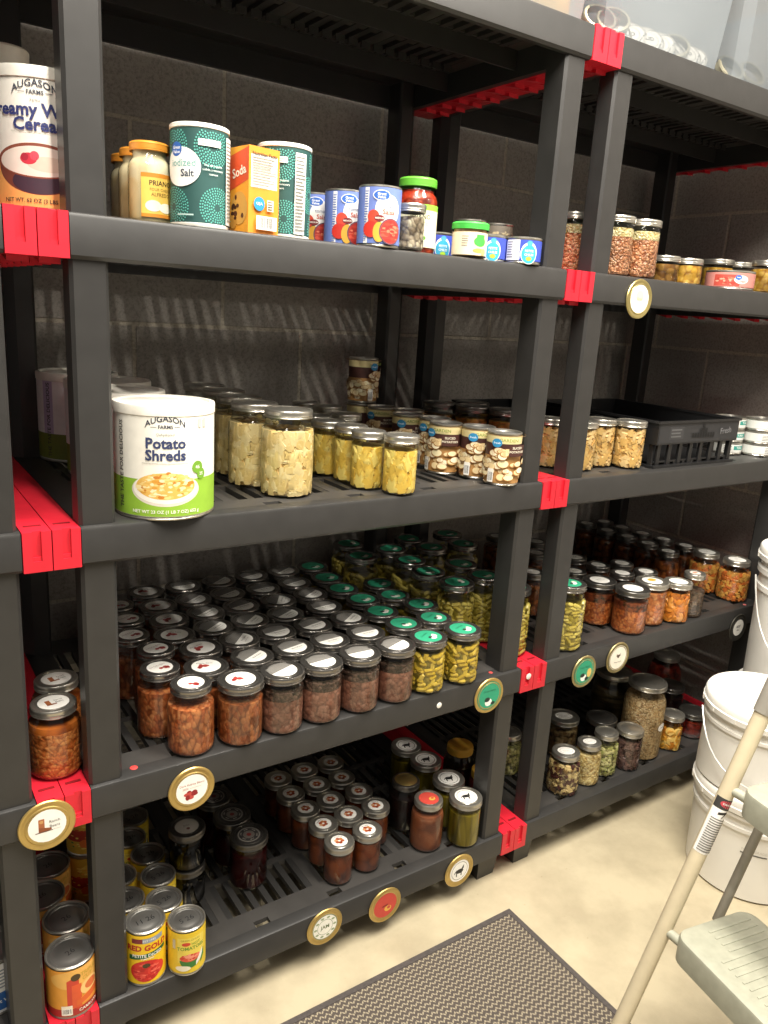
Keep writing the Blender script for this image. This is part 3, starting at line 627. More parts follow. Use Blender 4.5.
ART_SALSA = [around(.036, .006, .095, '#6f84c9'), ('rect', -.030, .006, -.022, .094, '#f1f0ee'), *lines(-.0295, -.0225, .010, .090, 20, '#5a72b8'), ('ell', .012, .060, .022, .024, '#f3f1ec'), ('ell', .000, .082, .0145, .0085, '#f3f1ec'), ('ell', .000, .082, .0132, .0073, '#2d63b8'), ('text', 'Great', .000, .084, .006, '#f1f3fa', .02), ('text', 'Value', .000, .079, .006, '#f1f3fa', .02), ('text', 'tomato', .012, .066, .0085, '#7f86a0', .01), ('text', 'Salsa', .013, .056, .011, '#c8604f', .02), ('ell', -.012, .048, .010, .011, '#d9452f'), ('ell', -.016, .028, .013, .013, '#c93022'), ('ell', -.002, .024, .010, .016, '#e0a83c'), ('ell', -.002, .046, .0085, .005, '#7a2427'), ('text', 'MEDIUM', -.002, .046, .0038, '#f1e6d8', .02), ('ell', .018, .026, .020, .021, '#6a4a58'), ('ell', .018, .026, .018, .019, '#b5342c')] + curls(.018, .026, .015, .016, 40, ['#d9523f', '#e07a5c', '#a82a24', '#c9402f'], 4)
ART_REDGOLD = [around(.036, .007, .109, '#eec41f'), ('rect', -.028, .094, .028, .104, '#7a2a2c'), ('rect', -.008, .094, .030, .104, '#8f9aa8'), ('text', 'EST 1942', .004, .099, .006, '#f1efe6', .01), ('text', 'RED GOLD', 0, .083, .0155, '#b5281f', .04), ('tri', -.034, .036, .058, .068, .068, .076, '#1f5c34'), ('text', 'PETITE DICED', 0, .067, .0088, '#f4f2ea', .02), ('text', 'TOMATOES', 0, .0605, .0045, '#f4f2ea', .01), ('ell', -.002, .034, .029, .023, '#c92a22'), ('ell', .016, .034, .016, .015, '#d83a2c')] + curls(-.002, .032, .024, .018, 50, ['#e04a3c', '#b81f1c', '#ea6a56', '#c2261f'], 6) + [('ell', -.002, .046, .007, .005, '#4a3a1c')]
ART_TOM = [around(.0345, .007, .093, '#e3c433'), ('rect', -.022, .030, .030, .084, '#e9d25a'), ('text', 'GREEN CHILES', .002, .079, .0055, '#8f8a2c'), ('ell', -.006, .071, .008, .004, '#c9452c'), ('text', 'HOT', .012, .070, .008, '#7f9a34', .02), ('text', 'TOMATOES', .003, .061, .0098, '#6f9430', .02), ('ell', .002, .034, .020, .016, '#3f7a34'), ('rect', -.022, .036, .026, .052, '#e9d25a'), ('ell', .002, .040, .020, .008, '#d9563c')] + curls(.002, .041, .017, .006, 26, ['#e87a5c', '#c9402c', '#f09a7c'], 2) + [('tri', .012, .026, .020, .034, .028, .052, '#efeee0'), ('tri', .022, .030, .020, .034, .030, .050, '#4a8a3c'), ('ell', -.012, .018, .014, .006, '#efe9d0'), ('rect', -.032, .06, -.026, .08, '#c4c0a8')]
ART_ORANGE = [around(.041, .007, .100, '#e09a38'), around(.041, .007, .022, '#a82a24'), ('ell', .002, .082, .050, .020, '#e9b25a'), ('tri', -.020, .000, .030, .016, .080, .090, '#c8402c'), ('tri', -.012, .004, .024, .020, .070, .070, '#d8582f'), ('ell', -.005, .085, .008, .007, '#4a3a1c'), ('text', 'TRIPLE', .018, .087, .010, '#c9a23c', .02), ('text', 'CUT', .016, .077, .010, '#c9a23c', .02), ('ell', .020, .056, .018, .016, '#f0c47c'), ('ell', .022, .058, .012, .009, '#d9703c'), ('ell', .018, .034, .018, .010, '#e8913c'), ('tri', -.005, .038, .026, .034, .036, .050, '#d8642c'), ('rect', -.030, .010, -.012, .030, '#efe6d4'), *bars(-.029, -.014, .012, .024), ('text', 'CARROTS', .016, .0155, .008, '#f1e6d8', .02)]
ART_BLUEBIG = [around(.045, .007, .103, '#e4e6e8'), around(.045, .012, .048, '#2d62a8'), *lines(-.02, .03, .055, .095, 6, '#8d96a3'), ('text', 'Great Value', .005, .030, .010, '#eef2f8', .02), ('rect', .02, .012, .045, .020, '#c9d8ea')]
ART_TUNA = [around(.042, .0065, .0285, '#dcdcd6'), ('rect', -.05, .0065, .012, .0285, '#e6e5df'), ('rect', -.012, .014, .034, .025, '#3f9a8d'), ('text', 'TUNA', .008, .0195, .008, '#eef4f0', .02), *lines(-.04, -.016, .009, .026, 4, '#8a8a86'), *lines(.036, .06, .009, .026, 4, '#9a9a94')]
ART_FRUIT = [around(.037, .007, .103, '#c9a033'), around(.037, .035, .06, '#a83222'), ('ell', .0, .078, .020, .014, '#e0c04a'), ('ell', .010, .080, .008, .008, '#3f7a34'), ('ell', -.01, .03, .012, .010, '#d8702c')] + curls(0, .05, .05, .04, 50, ['#e3a83c', '#b5341f', '#e9cf6a', '#4a7a34'], 5)
ART_PINK = [around(.058, .007, .039, '#c9857c'), ('rect', -.052, .008, .010, .035, '#b5483c'), *curls(-.022, .021, .024, .010, 30, ['#e0a088', '#a8382c', '#d9745c'], 7), ('ell', .014, .024, .018, .010, '#f0e8e2'), ('ell', .006, .029, .008, .006, '#2d63b8'), ('text', 'Great', .006, .029, .004, '#eef2f8', .02), ('text', 'Ham', .018, .020, .008, '#a8483f', .02)]
ART_BLUESM = [around(.0352, .0065, .044, '#3b4fb8'), ('ell', .004, .020, .017, .020, '#eaf0f2'), ('ell', .004, .018, .015, .017, '#35a5cf'), ('ell', .004, .038, .006, .005, '#4aa0d8'), ('text', 'PETITE', .004, .024, .006, '#eaf4f6', .02), ('text', 'CHILES', .004, .017, .006, '#eaf4f6', .02), ('ell', .004, .010, .006, .004, '#a9cf3c'), ('rect', -.044, .0065, -.015, .044, '#e8e8ea'), *lines(-.042, -.028, .010, .042, 7, '#8d8d92'), ('rect', -.020, .008, -.014, .020, '#e9eef4')]
def salt_art():
    o = [around(.0425, .005, .137, '#27504d')]
    for cx, cy in ((.026, .030), (.018, .112), (-.048, .112), (-.046, .028), (.075, .07), (.1, .02), (.1, .12)):
        for k in range(2, 9):
            rr = .0034*k; n = int(2*PI*rr/.0042)
            for i in range(n):
                a = 2*PI*i/n+.3*k; x, y = cx+rr*math.cos(a), cy+rr*math.sin(a)
                if .008 < y < .134: o.append(('ell', x, y, .0012, .0012, '#5fb5a8'))
    o += [('ell', -.030, .083, .030, .027, '#f4f3ee'), ('ell', -.038, .107, .010, .010, '#2d63b8'), ('text', 'Great', -.038, .109, .006, '#eef2f8', .02), ('text', 'Value', -.038, .103, .006, '#eef2f8', .02), ('text', 'iodized', -.027, .088, .014, '#7fb5ae', .01), ('text', 'Salt', -.020, .074, .014, '#35404f', .02), ('rect', -.004, .113, .030, .122, '#e9e8e2'), *lines(.0, .026, .114, .121, 2, '#a5a59e'), ('text', 'This salt supplies', .018, .087, .0042, '#dfe9e6', .01), ('text', 'iodide, a necessary', .018, .081, .0042, '#dfe9e6', .01), ('text', 'nutrient', .018, .075, .0042, '#dfe9e6', .01), ('rect', .042, .008, .062, .130, '#efede6'), *lines(.043, .061, .012, .126, 22, '#77756f'), ('rect', -.034, .016, -.010, .018, '#b5cfca')]
    return o
def make_salt():
    root = empty('salt_canister'); R, H = .0425, .144
    MB().lathe([(0, 0), (R, 0), (R+.001, .002), (R+.001, .006), (R, .007)], mat('#e6e2d8', .5), 36).obj('base_rim', root)
    b = MB().lathe([(R, .005), (R, H-.006)], paper('#27504d'), 36).obj('label', root, False)
    art(salt_art(), on_cyl(R+.0003)).obj('label_print', b, False)
    MB().lathe([(R, H-.007), (R+.0016, H-.006), (R+.0016, H-.001), (R, H), (R-.003, H), (R-.0035, H-.003), (0, H-.003)], mat('#efece4', .4), 36).obj('lid', root)
    return root
KIND.update(
 spud_can=lambda: can('potato_can', .0355, .110, '#c9a468', ART_SPUD),
 big_can=lambda: lidded_tub(can('big_food_can', .077, .176, '#f1eee4', ART_POTATO), .077, .178),
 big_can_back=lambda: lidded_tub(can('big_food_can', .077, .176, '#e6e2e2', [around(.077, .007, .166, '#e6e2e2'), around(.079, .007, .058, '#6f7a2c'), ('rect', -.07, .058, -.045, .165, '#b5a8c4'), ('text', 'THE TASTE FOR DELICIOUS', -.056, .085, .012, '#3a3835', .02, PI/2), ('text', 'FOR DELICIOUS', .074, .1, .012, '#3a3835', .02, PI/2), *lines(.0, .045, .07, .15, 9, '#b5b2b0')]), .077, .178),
 wheat_can=lambda: lidded_tub(can('big_food_can', .077, .184, '#efeae0', ART_WHEAT), .077, .186),
 salsa_can=lambda: can('salsa_can', .036, .099, '#6f84c9', ART_SALSA),
 redgold=lambda: can('tomato_can', .0355, .116, '#eec41f', ART_REDGOLD, '11 26'),
 tomcan=lambda: can('tomato_can', .0338, .1, '#e3c433', ART_TOM, '5 26', mat('#7f7d79', .4, .8, .08, 30.)),
 orangecan=lambda: can('carrot_can', .0405, .107, '#e09a38', ART_ORANGE, '26', mat('#7f7d79', .4, .8, .08, 30.)),
 bluebigcan=lambda: can('food_can', .045, .11, '#e4e6e8', ART_BLUEBIG),
 tuna=lambda: can('fish_tin', .042, .035, '#dcdcd6', ART_TUNA),
 fruitcan=lambda: can('fruit_can', .037, .11, '#c9a033', ART_FRUIT),
 pinktin=lambda: can('meat_tin', .058, .046, '#c9857c', ART_PINK),
 bluecan=lambda: can('chile_can', .0352, .050, '#3b4fb8', ART_BLUESM),
 darkcan=lambda: can('small_tin', .031, .036, '#6f665a', curls(0, .013, .09, .005, 40, ['#8d8270', '#b5a582', '#4a4238'], 4)),
 salt=make_salt,
)
PROTO = {}
def spawn(kind, x, y, z, rz, label, cat, group=None):
    if kind not in PROTO: o = PROTO[kind] = KIND[kind]()
    else: o = copy_tree(PROTO[kind])
    for k in ('group',):
        if k in o: del o[k]
    o.location = (x, y, z); o.rotation_euler = (0, 0, rz)
    return tag(o, label, cat, group)
ITEMS = [
('red', 0.2241, 0.0439, 0.5690, -0.32, 'red-brown bean pint jar, white bean-print lid, front row, leftmost', 'jar', 'canned bean jars in rows on the middle lower shelf'),
('red2', 0.3135, 0.0342, 0.5690, -0.48, 'red-brown bean pint jar, white bean-print lid, front row, second from left', 'jar', 'canned bean jars in rows on the middle lower shelf'),
('brown', 0.3971, 0.0342, 0.5690, -0.12, 'purple-brown bean pint jar, half-white lid, front row, third from left', 'jar', 'canned bean jars in rows on the middle lower shelf'),
('brown', 0.4808, 0.0342, 0.5690, -0.41, 'purple-brown bean pint jar, half-white lid, front row, fourth from left', 'jar', 'canned bean jars in rows on the middle lower shelf'),
('brown', 0.5688, 0.0342, 0.5690, -0.52, 'purple-brown bean pint jar, half-white lid, front row, fifth from left', 'jar', 'canned bean jars in rows on the middle lower shelf'),
('brown', 0.6549, 0.0342, 0.5690, -0.12, 'purple-brown bean pint jar, half-white lid, front row, sixth from left', 'jar', 'canned bean jars in rows on the middle lower shelf'),
('green', 0.7375, 0.0332, 0.5690, 0.50, 'yellow-green bean pint jar, green lid, front row, seventh from left', 'jar', 'canned bean jars in rows on the middle lower shelf'),
('green', 0.8315, 0.0332, 0.5690, 0.36, 'yellow-green bean pint jar, green lid, front row, eighth from left', 'jar', 'canned bean jars in rows on the middle lower shelf'),
('red', 0.1957, 0.1246, 0.5690, 0.32, 'red-brown bean pint jar, white bean-print lid, second row, leftmost', 'jar', 'canned bean jars in rows on the middle lower shelf'),
('red2', 0.2780, 0.1099, 0.5690, -0.33, 'red-brown bean pint jar, white bean-print lid, second row, second from left', 'jar', 'canned bean jars in rows on the middle lower shelf'),
('brown', 0.3729, 0.1143, 0.5690, 0.04, 'purple-brown bean pint jar, half-white lid, second row, third from left', 'jar', 'canned bean jars in rows on the middle lower shelf'),
('brown', 0.4614, 0.1155, 0.5690, -0.27, 'purple-brown bean pint jar, half-white lid, second row, fourth from left', 'jar', 'canned bean jars in rows on the middle lower shelf'),
('brown', 0.5452, 0.1144, 0.5690, -0.39, 'purple-brown bean pint jar, half-white lid, second row, fifth from left', 'jar', 'canned bean jars in rows on the middle lower shelf'),
('brown', 0.6327, 0.1148, 0.5690, -0.47, 'purple-brown bean pint jar, half-white lid, second row, sixth from left', 'jar', 'canned bean jars in rows on the middle lower shelf'),
('green', 0.7311, 0.1145, 0.5690, -0.34, 'yellow-green bean pint jar, green lid, second row, seventh from left', 'jar', 'canned bean jars in rows on the middle lower shelf'),
('green', 0.8127, 0.1126, 0.5690, 0.51, 'yellow-green bean pint jar, green lid, second row, eighth from left', 'jar', 'canned bean jars in rows on the middle lower shelf'),
('red', 0.2147, 0.2061, 0.5690, 0.39, 'red-brown bean pint jar, white bean-print lid, third row, leftmost', 'jar', 'canned bean jars in rows on the middle lower shelf'),
('red2', 0.2988, 0.1909, 0.5690, 0.37, 'red-brown bean pint jar, white bean-print lid, third row, second from left', 'jar', 'canned bean jars in rows on the middle lower shelf'),
('brown', 0.3821, 0.1974, 0.5690, 0.36, 'purple-brown bean pint jar, half-white lid, third row, third from left', 'jar', 'canned bean jars in rows on the middle lower shelf'),
('brown', 0.4658, 0.1990, 0.5690, -0.37, 'purple-brown bean pint jar, half-white lid, third row, fourth from left', 'jar', 'canned bean jars in rows on the middle lower shelf'),
('brown', 0.5514, 0.1978, 0.5690, -0.23, 'purple-brown bean pint jar, half-white lid, third row, fifth from left', 'jar', 'canned bean jars in rows on the middle lower shelf'),
('brown', 0.6419, 0.1979, 0.5690, 0.15, 'purple-brown bean pint jar, half-white lid, third row, sixth from left', 'jar', 'canned bean jars in rows on the middle lower shelf'),
('green', 0.7250, 0.1958, 0.5690, 0.28, 'yellow-green bean pint jar, green lid, third row, seventh from left', 'jar', 'canned bean jars in rows on the middle lower shelf'),
('green', 0.8356, 0.1909, 0.5690, 0.43, 'yellow-green bean pint jar, green lid, third row, eighth from left', 'jar', 'canned bean jars in rows on the middle lower shelf'),
('red', 0.1920, 0.2873, 0.5690, 0.46, 'red-brown bean pint jar, white bean-print lid, fourth row, leftmost', 'jar', 'canned bean jars in rows on the middle lower shelf'),
('red2', 0.2739, 0.2707, 0.5690, -0.50, 'red-brown bean pint jar, white bean-print lid, fourth row, second from left', 'jar', 'canned bean jars in rows on the middle lower shelf'),
('brown', 0.3589, 0.2778, 0.5690, 0.13, 'purple-brown bean pint jar, half-white lid, fourth row, third from left', 'jar', 'canned bean jars in rows on the middle lower shelf'),
('brown', 0.4427, 0.2793, 0.5690, 0.21, 'purple-brown bean pint jar, half-white lid, fourth row, fourth from left', 'jar', 'canned bean jars in rows on the middle lower shelf'),
('brown', 0.5264, 0.2776, 0.5690, 0.01, 'purple-brown bean pint jar, half-white lid, fourth row, fifth from left', 'jar', 'canned bean jars in rows on the middle lower shelf'),
('brown', 0.6256, 0.2798, 0.5690, -0.39, 'purple-brown bean pint jar, half-white lid, fourth row, sixth from left', 'jar', 'canned bean jars in rows on the middle lower shelf'),
('green', 0.7288, 0.2773, 0.5690, -0.03, 'yellow-green bean pint jar, green lid, fourth row, seventh from left', 'jar', 'canned bean jars in rows on the middle lower shelf'),
('green', 0.8099, 0.2684, 0.5690, -0.49, 'yellow-green bean pint jar, green lid, fourth row, eighth from left', 'jar', 'canned bean jars in rows on the middle lower shelf'),
('red', 0.2086, 0.3693, 0.5690, 0.52, 'red-brown bean pint jar, white bean-print lid, fifth row, leftmost', 'jar', 'canned bean jars in rows on the middle lower shelf'),
('red2', 0.2905, 0.3526, 0.5690, 0.44, 'red-brown bean pint jar, white bean-print lid, fifth row, second from left', 'jar', 'canned bean jars in rows on the middle lower shelf'),
('brown', 0.3738, 0.3600, 0.5690, 0.06, 'purple-brown bean pint jar, half-white lid, fifth row, third from left', 'jar', 'canned bean jars in rows on the middle lower shelf'),
('brown', 0.4587, 0.3614, 0.5690, -0.24, 'purple-brown bean pint jar, half-white lid, fifth row, fourth from left', 'jar', 'canned bean jars in rows on the middle lower shelf'),
('brown', 0.5490, 0.3581, 0.5690, 0.49, 'purple-brown bean pint jar, half-white lid, fifth row, fifth from left', 'jar', 'canned bean jars in rows on the middle lower shelf'),
('brown', 0.6354, 0.3629, 0.5690, 0.09, 'purple-brown bean pint jar, half-white lid, fifth row, sixth from left', 'jar', 'canned bean jars in rows on the middle lower shelf'),
('green', 0.7201, 0.3585, 0.5690, 0.46, 'yellow-green bean pint jar, green lid, fifth row, seventh from left', 'jar', 'canned bean jars in rows on the middle lower shelf'),
('green', 0.8227, 0.3489, 0.5690, 0.42, 'yellow-green bean pint jar, green lid, fifth row, eighth from left', 'jar', 'canned bean jars in rows on the middle lower shelf'),
('red', 0.2124, 0.4528, 0.5690, 0.01, 'red-brown bean pint jar, white bean-print lid, sixth row, leftmost', 'jar', 'canned bean jars in rows on the middle lower shelf'),
('red2', 0.2944, 0.4361, 0.5690, -0.10, 'red-brown bean pint jar, white bean-print lid, sixth row, second from left', 'jar', 'canned bean jars in rows on the middle lower shelf'),
('brown', 0.3776, 0.4436, 0.5690, 0.12, 'purple-brown bean pint jar, half-white lid, sixth row, third from left', 'jar', 'canned bean jars in rows on the middle lower shelf'),
('brown', 0.4612, 0.4449, 0.5690, -0.08, 'purple-brown bean pint jar, half-white lid, sixth row, fourth from left', 'jar', 'canned bean jars in rows on the middle lower shelf'),
('brown', 0.5501, 0.4416, 0.5690, -0.41, 'purple-brown bean pint jar, half-white lid, sixth row, fifth from left', 'jar', 'canned bean jars in rows on the middle lower shelf'),
('brown', 0.6366, 0.4465, 0.5690, -0.23, 'purple-brown bean pint jar, half-white lid, sixth row, sixth from left', 'jar', 'canned bean jars in rows on the middle lower shelf'),
('green', 0.7257, 0.4418, 0.5690, 0.38, 'yellow-green bean pint jar, green lid, sixth row, seventh from left', 'jar', 'canned bean jars in rows on the middle lower shelf'),
('red2', 0.2970, 0.5307, 0.5690, -0.55, 'red-brown bean pint jar, white bean-print lid, back row, leftmost', 'jar', 'canned bean jars in rows on the middle lower shelf'),
('brown', 0.3866, 0.5346, 0.5690, -0.54, 'purple-brown bean pint jar, half-white lid, back row, second from left', 'jar', 'canned bean jars in rows on the middle lower shelf'),
('brown', 0.4765, 0.5347, 0.5690, 0.15, 'purple-brown bean pint jar, half-white lid, back row, third from left', 'jar', 'canned bean jars in rows on the middle lower shelf'),
('brown', 0.5627, 0.5362, 0.5690, -0.26, 'purple-brown bean pint jar, half-white lid, back row, fourth from left', 'jar', 'canned bean jars in rows on the middle lower shelf'),
('brown', 0.6525, 0.5374, 0.5690, 0.04, 'purple-brown bean pint jar, half-white lid, back row, fifth from left', 'jar', 'canned bean jars in rows on the middle lower shelf'),
('green', 0.7350, 0.5328, 0.5690, -0.03, 'yellow-green bean pint jar, green lid, back row, sixth from left', 'jar', 'canned bean jars in rows on the middle lower shelf'),
('bquart', 1.0197, 0.1857, 0.5690, -0.31, 'tall quart jar of green beans, green lid, right against the post', 'jar', 'tall quart jars of green beans'),
('bquart', 0.9240, 0.1730, 0.5690, 0.99, 'tall quart jar of green beans, green lid, in front, second left of the post', 'jar', 'tall quart jars of green beans'),
('bquart', 0.9074, 0.2647, 0.5690, -0.61, 'tall quart jar of green beans, green lid, behind the dark green lids', 'jar', 'tall quart jars of green beans'),
('bquart', 1.0229, 0.2789, 0.5690, -0.17, 'tall quart jar of green beans, green lid, second row by the post', 'jar', 'tall quart jars of green beans'),
('bquart', 0.9185, 0.3572, 0.5690, -0.59, 'tall quart jar of green beans, green lid, left end of its third row', 'jar', 'tall quart jars of green beans'),
('bquart', 0.9282, 0.4569, 0.5690, 0.27, 'tall quart jar of green beans, green lid, back left behind the green lids', 'jar', 'tall quart jars of green beans'),
('bquart', 1.0300, 0.5173, 0.5690, -0.45, 'tall quart jar of green beans, green lid, nearly under the beam, dim', 'jar', 'tall quart jars of green beans'),
('bquart', 1.0390, 0.4245, 0.5690, -0.29, 'tall quart jar of green beans, green lid, middle of the back rows', 'jar', 'tall quart jars of green beans'),
('bquart', 1.1429, 0.4166, 0.5690, 0.49, 'tall quart jar of green beans, green lid, back row beside the dark jar', 'jar', 'tall quart jars of green beans'),
('bquart', 1.1648, 0.5134, 0.5690, -0.36, 'tall quart jar of green beans, green lid, furthest back under the beam', 'jar', 'tall quart jars of green beans'),
('bquart', 0.8217, 0.4363, 0.5690, 0.12, 'tall quart jar of green beans, green lid, leftmost and dim', 'jar', 'tall quart jars of green beans'),
('bquart', 0.8475, 0.5392, 0.5690, 0.81, 'tall quart jar of green beans, green lid, rearmost on the left', 'jar', 'tall quart jars of green beans'),
('bquart', 1.0310, 0.0932, 0.5690, 0.50, 'tall quart jar of yellow-green beans between the two posts above the red clips', 'jar', 'tall quart jars of green beans'),
('bquart', 1.1770, 0.0533, 0.5690, 0.50, 'tall quart jar of yellow-green beans just right of the second post', 'jar', 'tall quart jars of green beans'),
('dim', 1.4049, 0.5615, 0.5690, 0.00, 'dark jar behind the tall green bean jars beside the post', 'jar', None),
('chili', 0.0059, 0.0841, 0.5690, 0.00, 'front jar of orange-brown beans on red clips, boot sticker', 'jar', None),
('chili', 0.0273, 0.1674, 0.5690, 0.00, 'second jar of orange-brown beans behind the boot-lidded front jar', 'jar', None),
('soup', 1.4151, 0.0460, 0.5690, 0.00, 'orange-brown soup jar with dark layer, front centre of right shelf', 'jar', 'jars on right lower shelf'),
('soup', 1.3825, 0.1291, 0.5690, 0.00, 'orange-brown soup jar behind the post side of the front soup jar', 'jar', 'jars on right lower shelf'),
('stew', 1.5149, 0.0621, 0.5690, 0.00, 'orange stew jar with yellow-marked white lid beside carrots', 'jar', 'jars on right lower shelf'),
('carrot', 1.5945, 0.0362, 0.5690, 0.00, 'jar of bright orange carrot coins with a white lid', 'jar', 'jars on right lower shelf'),
('beef', 1.6744, 0.0418, 0.5690, 0.00, 'narrow jar of dark grey-brown ground meat right of the carrots', 'jar', 'jars on right lower shelf'),
('veg', 1.9190, 0.0687, 0.5690, 0.00, 'large jar of orange mixed vegetables, rightmost, by the white bucket', 'jar', 'jars on right lower shelf'),
('veg', 1.9004, 0.1579, 0.5690, 0.00, 'orange mixed vegetable jar just left of the rightmost jar', 'jar', 'jars on right lower shelf'),
('dim', 1.3757, 0.2125, 0.5690, 0.00, 'dark amber jar with pale lid, beside the post, front', 'jar', 'dark amber jars on right lower shelf'),
('dim', 1.4834, 0.2215, 0.5690, 0.00, 'dark amber jar with pale lid, second row, left of centre', 'jar', 'dark amber jars on right lower shelf'),
('dim', 1.4921, 0.1438, 0.5690, 0.00, 'dark amber jar with pale lid, directly behind the front soup jar', 'jar', 'dark amber jars on right lower shelf'),
('dim', 1.5642, 0.2049, 0.5690, 0.00, 'dark amber jar with pale lid, third row behind the soup jars', 'jar', 'dark amber jars on right lower shelf'),
('dim', 1.5687, 0.1250, 0.5690, 0.00, 'dark amber jar with pale lid, behind the orange stew jar', 'jar', 'dark amber jars on right lower shelf'),
('dim', 1.4739, 0.2991, 0.5690, 0.00, 'dark amber jar with pale lid, second beside the post', 'jar', 'dark amber jars on right lower shelf'),
('dim', 1.9140, 0.2415, 0.5690, 0.00, 'dark amber jar with pale lid, left of the orange vegetable jars', 'jar', 'dark amber jars on right lower shelf'),
('dim', 1.9077, 0.3195, 0.5690, 0.00, 'dark amber jar with pale lid, back row, second from right', 'jar', 'dark amber jars on right lower shelf'),
('dim', 1.8044, 0.2250, 0.5690, 0.00, 'dark amber jar with pale lid, in front of the back row right', 'jar', 'dark amber jars on right lower shelf'),
('dim', 1.8171, 0.3097, 0.5690, 0.00, 'dark amber jar with pale lid, mid back, third from right', 'jar', 'dark amber jars on right lower shelf'),
('dim', 1.8998, 0.3973, 0.5690, 0.00, 'dark amber jar with pale lid, back row, third from right', 'jar', 'dark amber jars on right lower shelf'),
('dim', 1.8183, 0.3918, 0.5690, 0.00, 'dark amber jar with pale lid, mid back, left of centre', 'jar', 'dark amber jars on right lower shelf'),
('dim', 1.8929, 0.4752, 0.5690, 0.00, 'dark amber jar with pale lid, back row centre', 'jar', 'dark amber jars on right lower shelf'),
('dim', 1.8115, 0.4697, 0.5690, 0.00, 'dark amber jar with pale lid, mid back, near the left', 'jar', 'dark amber jars on right lower shelf'),
('dim', 1.8922, 0.5534, 0.5690, 0.00, 'dark amber jar with pale lid, furthest back at left', 'jar', 'dark amber jars on right lower shelf'),
('dim', 1.8143, 0.5599, 0.5690, 0.00, 'dark amber jar with pale lid, rear jar closest to the post', 'jar', 'dark amber jars on right lower shelf'),
('dim', 1.4826, 0.4664, 0.5690, 0.00, 'dark amber jar with pale lid, seen between the posts, rear', 'jar', 'dark amber jars on right lower shelf'),
('dim', 1.3968, 0.3796, 0.5690, 0.00, 'dark amber jar with pale lid, seen between the posts, middle', 'jar', 'dark amber jars on right lower shelf'),
('dim', 1.2592, 0.2542, 0.5690, 0.00, 'dark amber jar with pale lid, seen between the posts behind the tall bean jar', 'jar', 'dark amber jars on right lower shelf'),
('dried', 1.3958, 0.1999, 0.1299, -0.40, 'jar of brown dried slices behind the front left pair', 'jar', None),
('dried2', 1.2616, 0.0644, 0.1299, -0.44, 'front left jar of dark and pale dried slices, white oval lid', 'jar', None),
('oat', 1.3496, 0.0623, 0.1299, -0.27, 'jar of pale yellow dried flakes with white oval lid', 'jar', None),
('herb', 1.4273, 0.0698, 0.1299, 0.27, 'jar of dried green leaves between flakes and dark fruit', 'jar', None),
('fig', 1.5110, 0.0550, 0.1299, 0.12, 'jar of dark purple dried fruit beside the big grain jar', 'jar', None),
('darkjar', 1.4865, 0.1379, 0.1299, -0.26, 'dark jar behind the jar of green leaves', 'jar', None),
('gallon', 1.6072, 0.0889, 0.1299, -0.17, 'tall wide jar of tan grain with a small oval label', 'jar', None),
('citrus', 1.7095, 0.0579, 0.1299, -0.32, 'small jar of dried orange slices', 'jar', None),
('redshort', 1.8424, 0.0755, 0.1299, -0.04, 'low jar of dark red fruit at the shelf end', 'jar', None),
('darkjar', 1.8548, 0.1743, 0.1299, -0.46, 'silver-lidded dark jar behind the big grain jar', 'jar', None),
('redglass', 1.9612, 0.2735, 0.1299, 0.20, 'big red jar at the back under the upper beam', 'jar', None),
('ribglass', 1.6243, 0.2198, 0.1299, 0.40, 'large ribbed dark glass jar behind the grain jar', 'jar', None),
('herb2', 1.1897, 0.2054, 0.1299, 0.45, 'herb jar glimpsed between the two posts near the floor', 'jar', None),
('cquart', 0.4246, 0.0937, 1.0080, 0.00, 'front quart jar of pale yellow chunks in the row beside the potato can', 'jar', 'quart jars of pale chunks'),
('cquart', 0.4019, 0.1882, 1.0080, 0.00, 'second quart jar of pale yellow chunks in the row beside the potato can', 'jar', 'quart jars of pale chunks'),
('cquart', 0.4131, 0.2848, 1.0080, 0.00, 'third quart jar of pale yellow chunks in the row beside the potato can', 'jar', 'quart jars of pale chunks'),
('cquart', 0.4250, 0.3901, 1.0080, 0.00, 'fourth quart jar of pale yellow chunks in the row beside the potato can', 'jar', 'quart jars of pale chunks'),
('cquart', 0.4236, 0.4949, 1.0080, 0.00, 'rearmost quart jar of pale yellow chunks in the row beside the potato can', 'jar', 'quart jars of pale chunks'),
('potato', 0.6301, 0.0268, 1.0080, 0.00, 'front small jar of bright yellow potato pieces, right column', 'jar', 'small jars of yellow potato pieces'),
('potato', 0.5936, 0.0851, 1.0080, 0.00, 'second small jar of bright yellow potato pieces, right column', 'jar', 'small jars of yellow potato pieces'),
('potato', 0.5960, 0.1538, 1.0080, 0.00, 'third small jar of bright yellow potato pieces, right column', 'jar', 'small jars of yellow potato pieces'),
('potato', 0.5839, 0.2216, 1.0080, 0.00, 'fourth small jar of bright yellow potato pieces, right column', 'jar', 'small jars of yellow potato pieces'),
('potato', 0.5924, 0.2898, 1.0080, 0.00, 'fifth small jar of bright yellow potato pieces, right column', 'jar', 'small jars of yellow potato pieces'),
('potato', 0.6779, 0.3071, 1.0080, 0.00, 'front dim jar of potato pieces at the back behind the bright ones', 'jar', 'small jars of yellow potato pieces'),
('potato', 0.7019, 0.4343, 1.0080, 0.00, 'middle dim jar of potato pieces at the back behind the bright ones', 'jar', 'small jars of yellow potato pieces'),
('potato', 0.6808, 0.4998, 1.0080, 0.00, 'rear dim jar of potato pieces at the back behind the bright ones', 'jar', 'small jars of yellow potato pieces'),
('spud_can', 0.8945, 0.0295, 1.0080, -0.50, 'front can with sliced potato label in the column by the post', 'can', 'potato cans in a column'),
('spud_can', 0.8875, 0.1034, 1.0080, -0.39, 'second can with sliced potato label in the column by the post', 'can', 'potato cans in a column'),
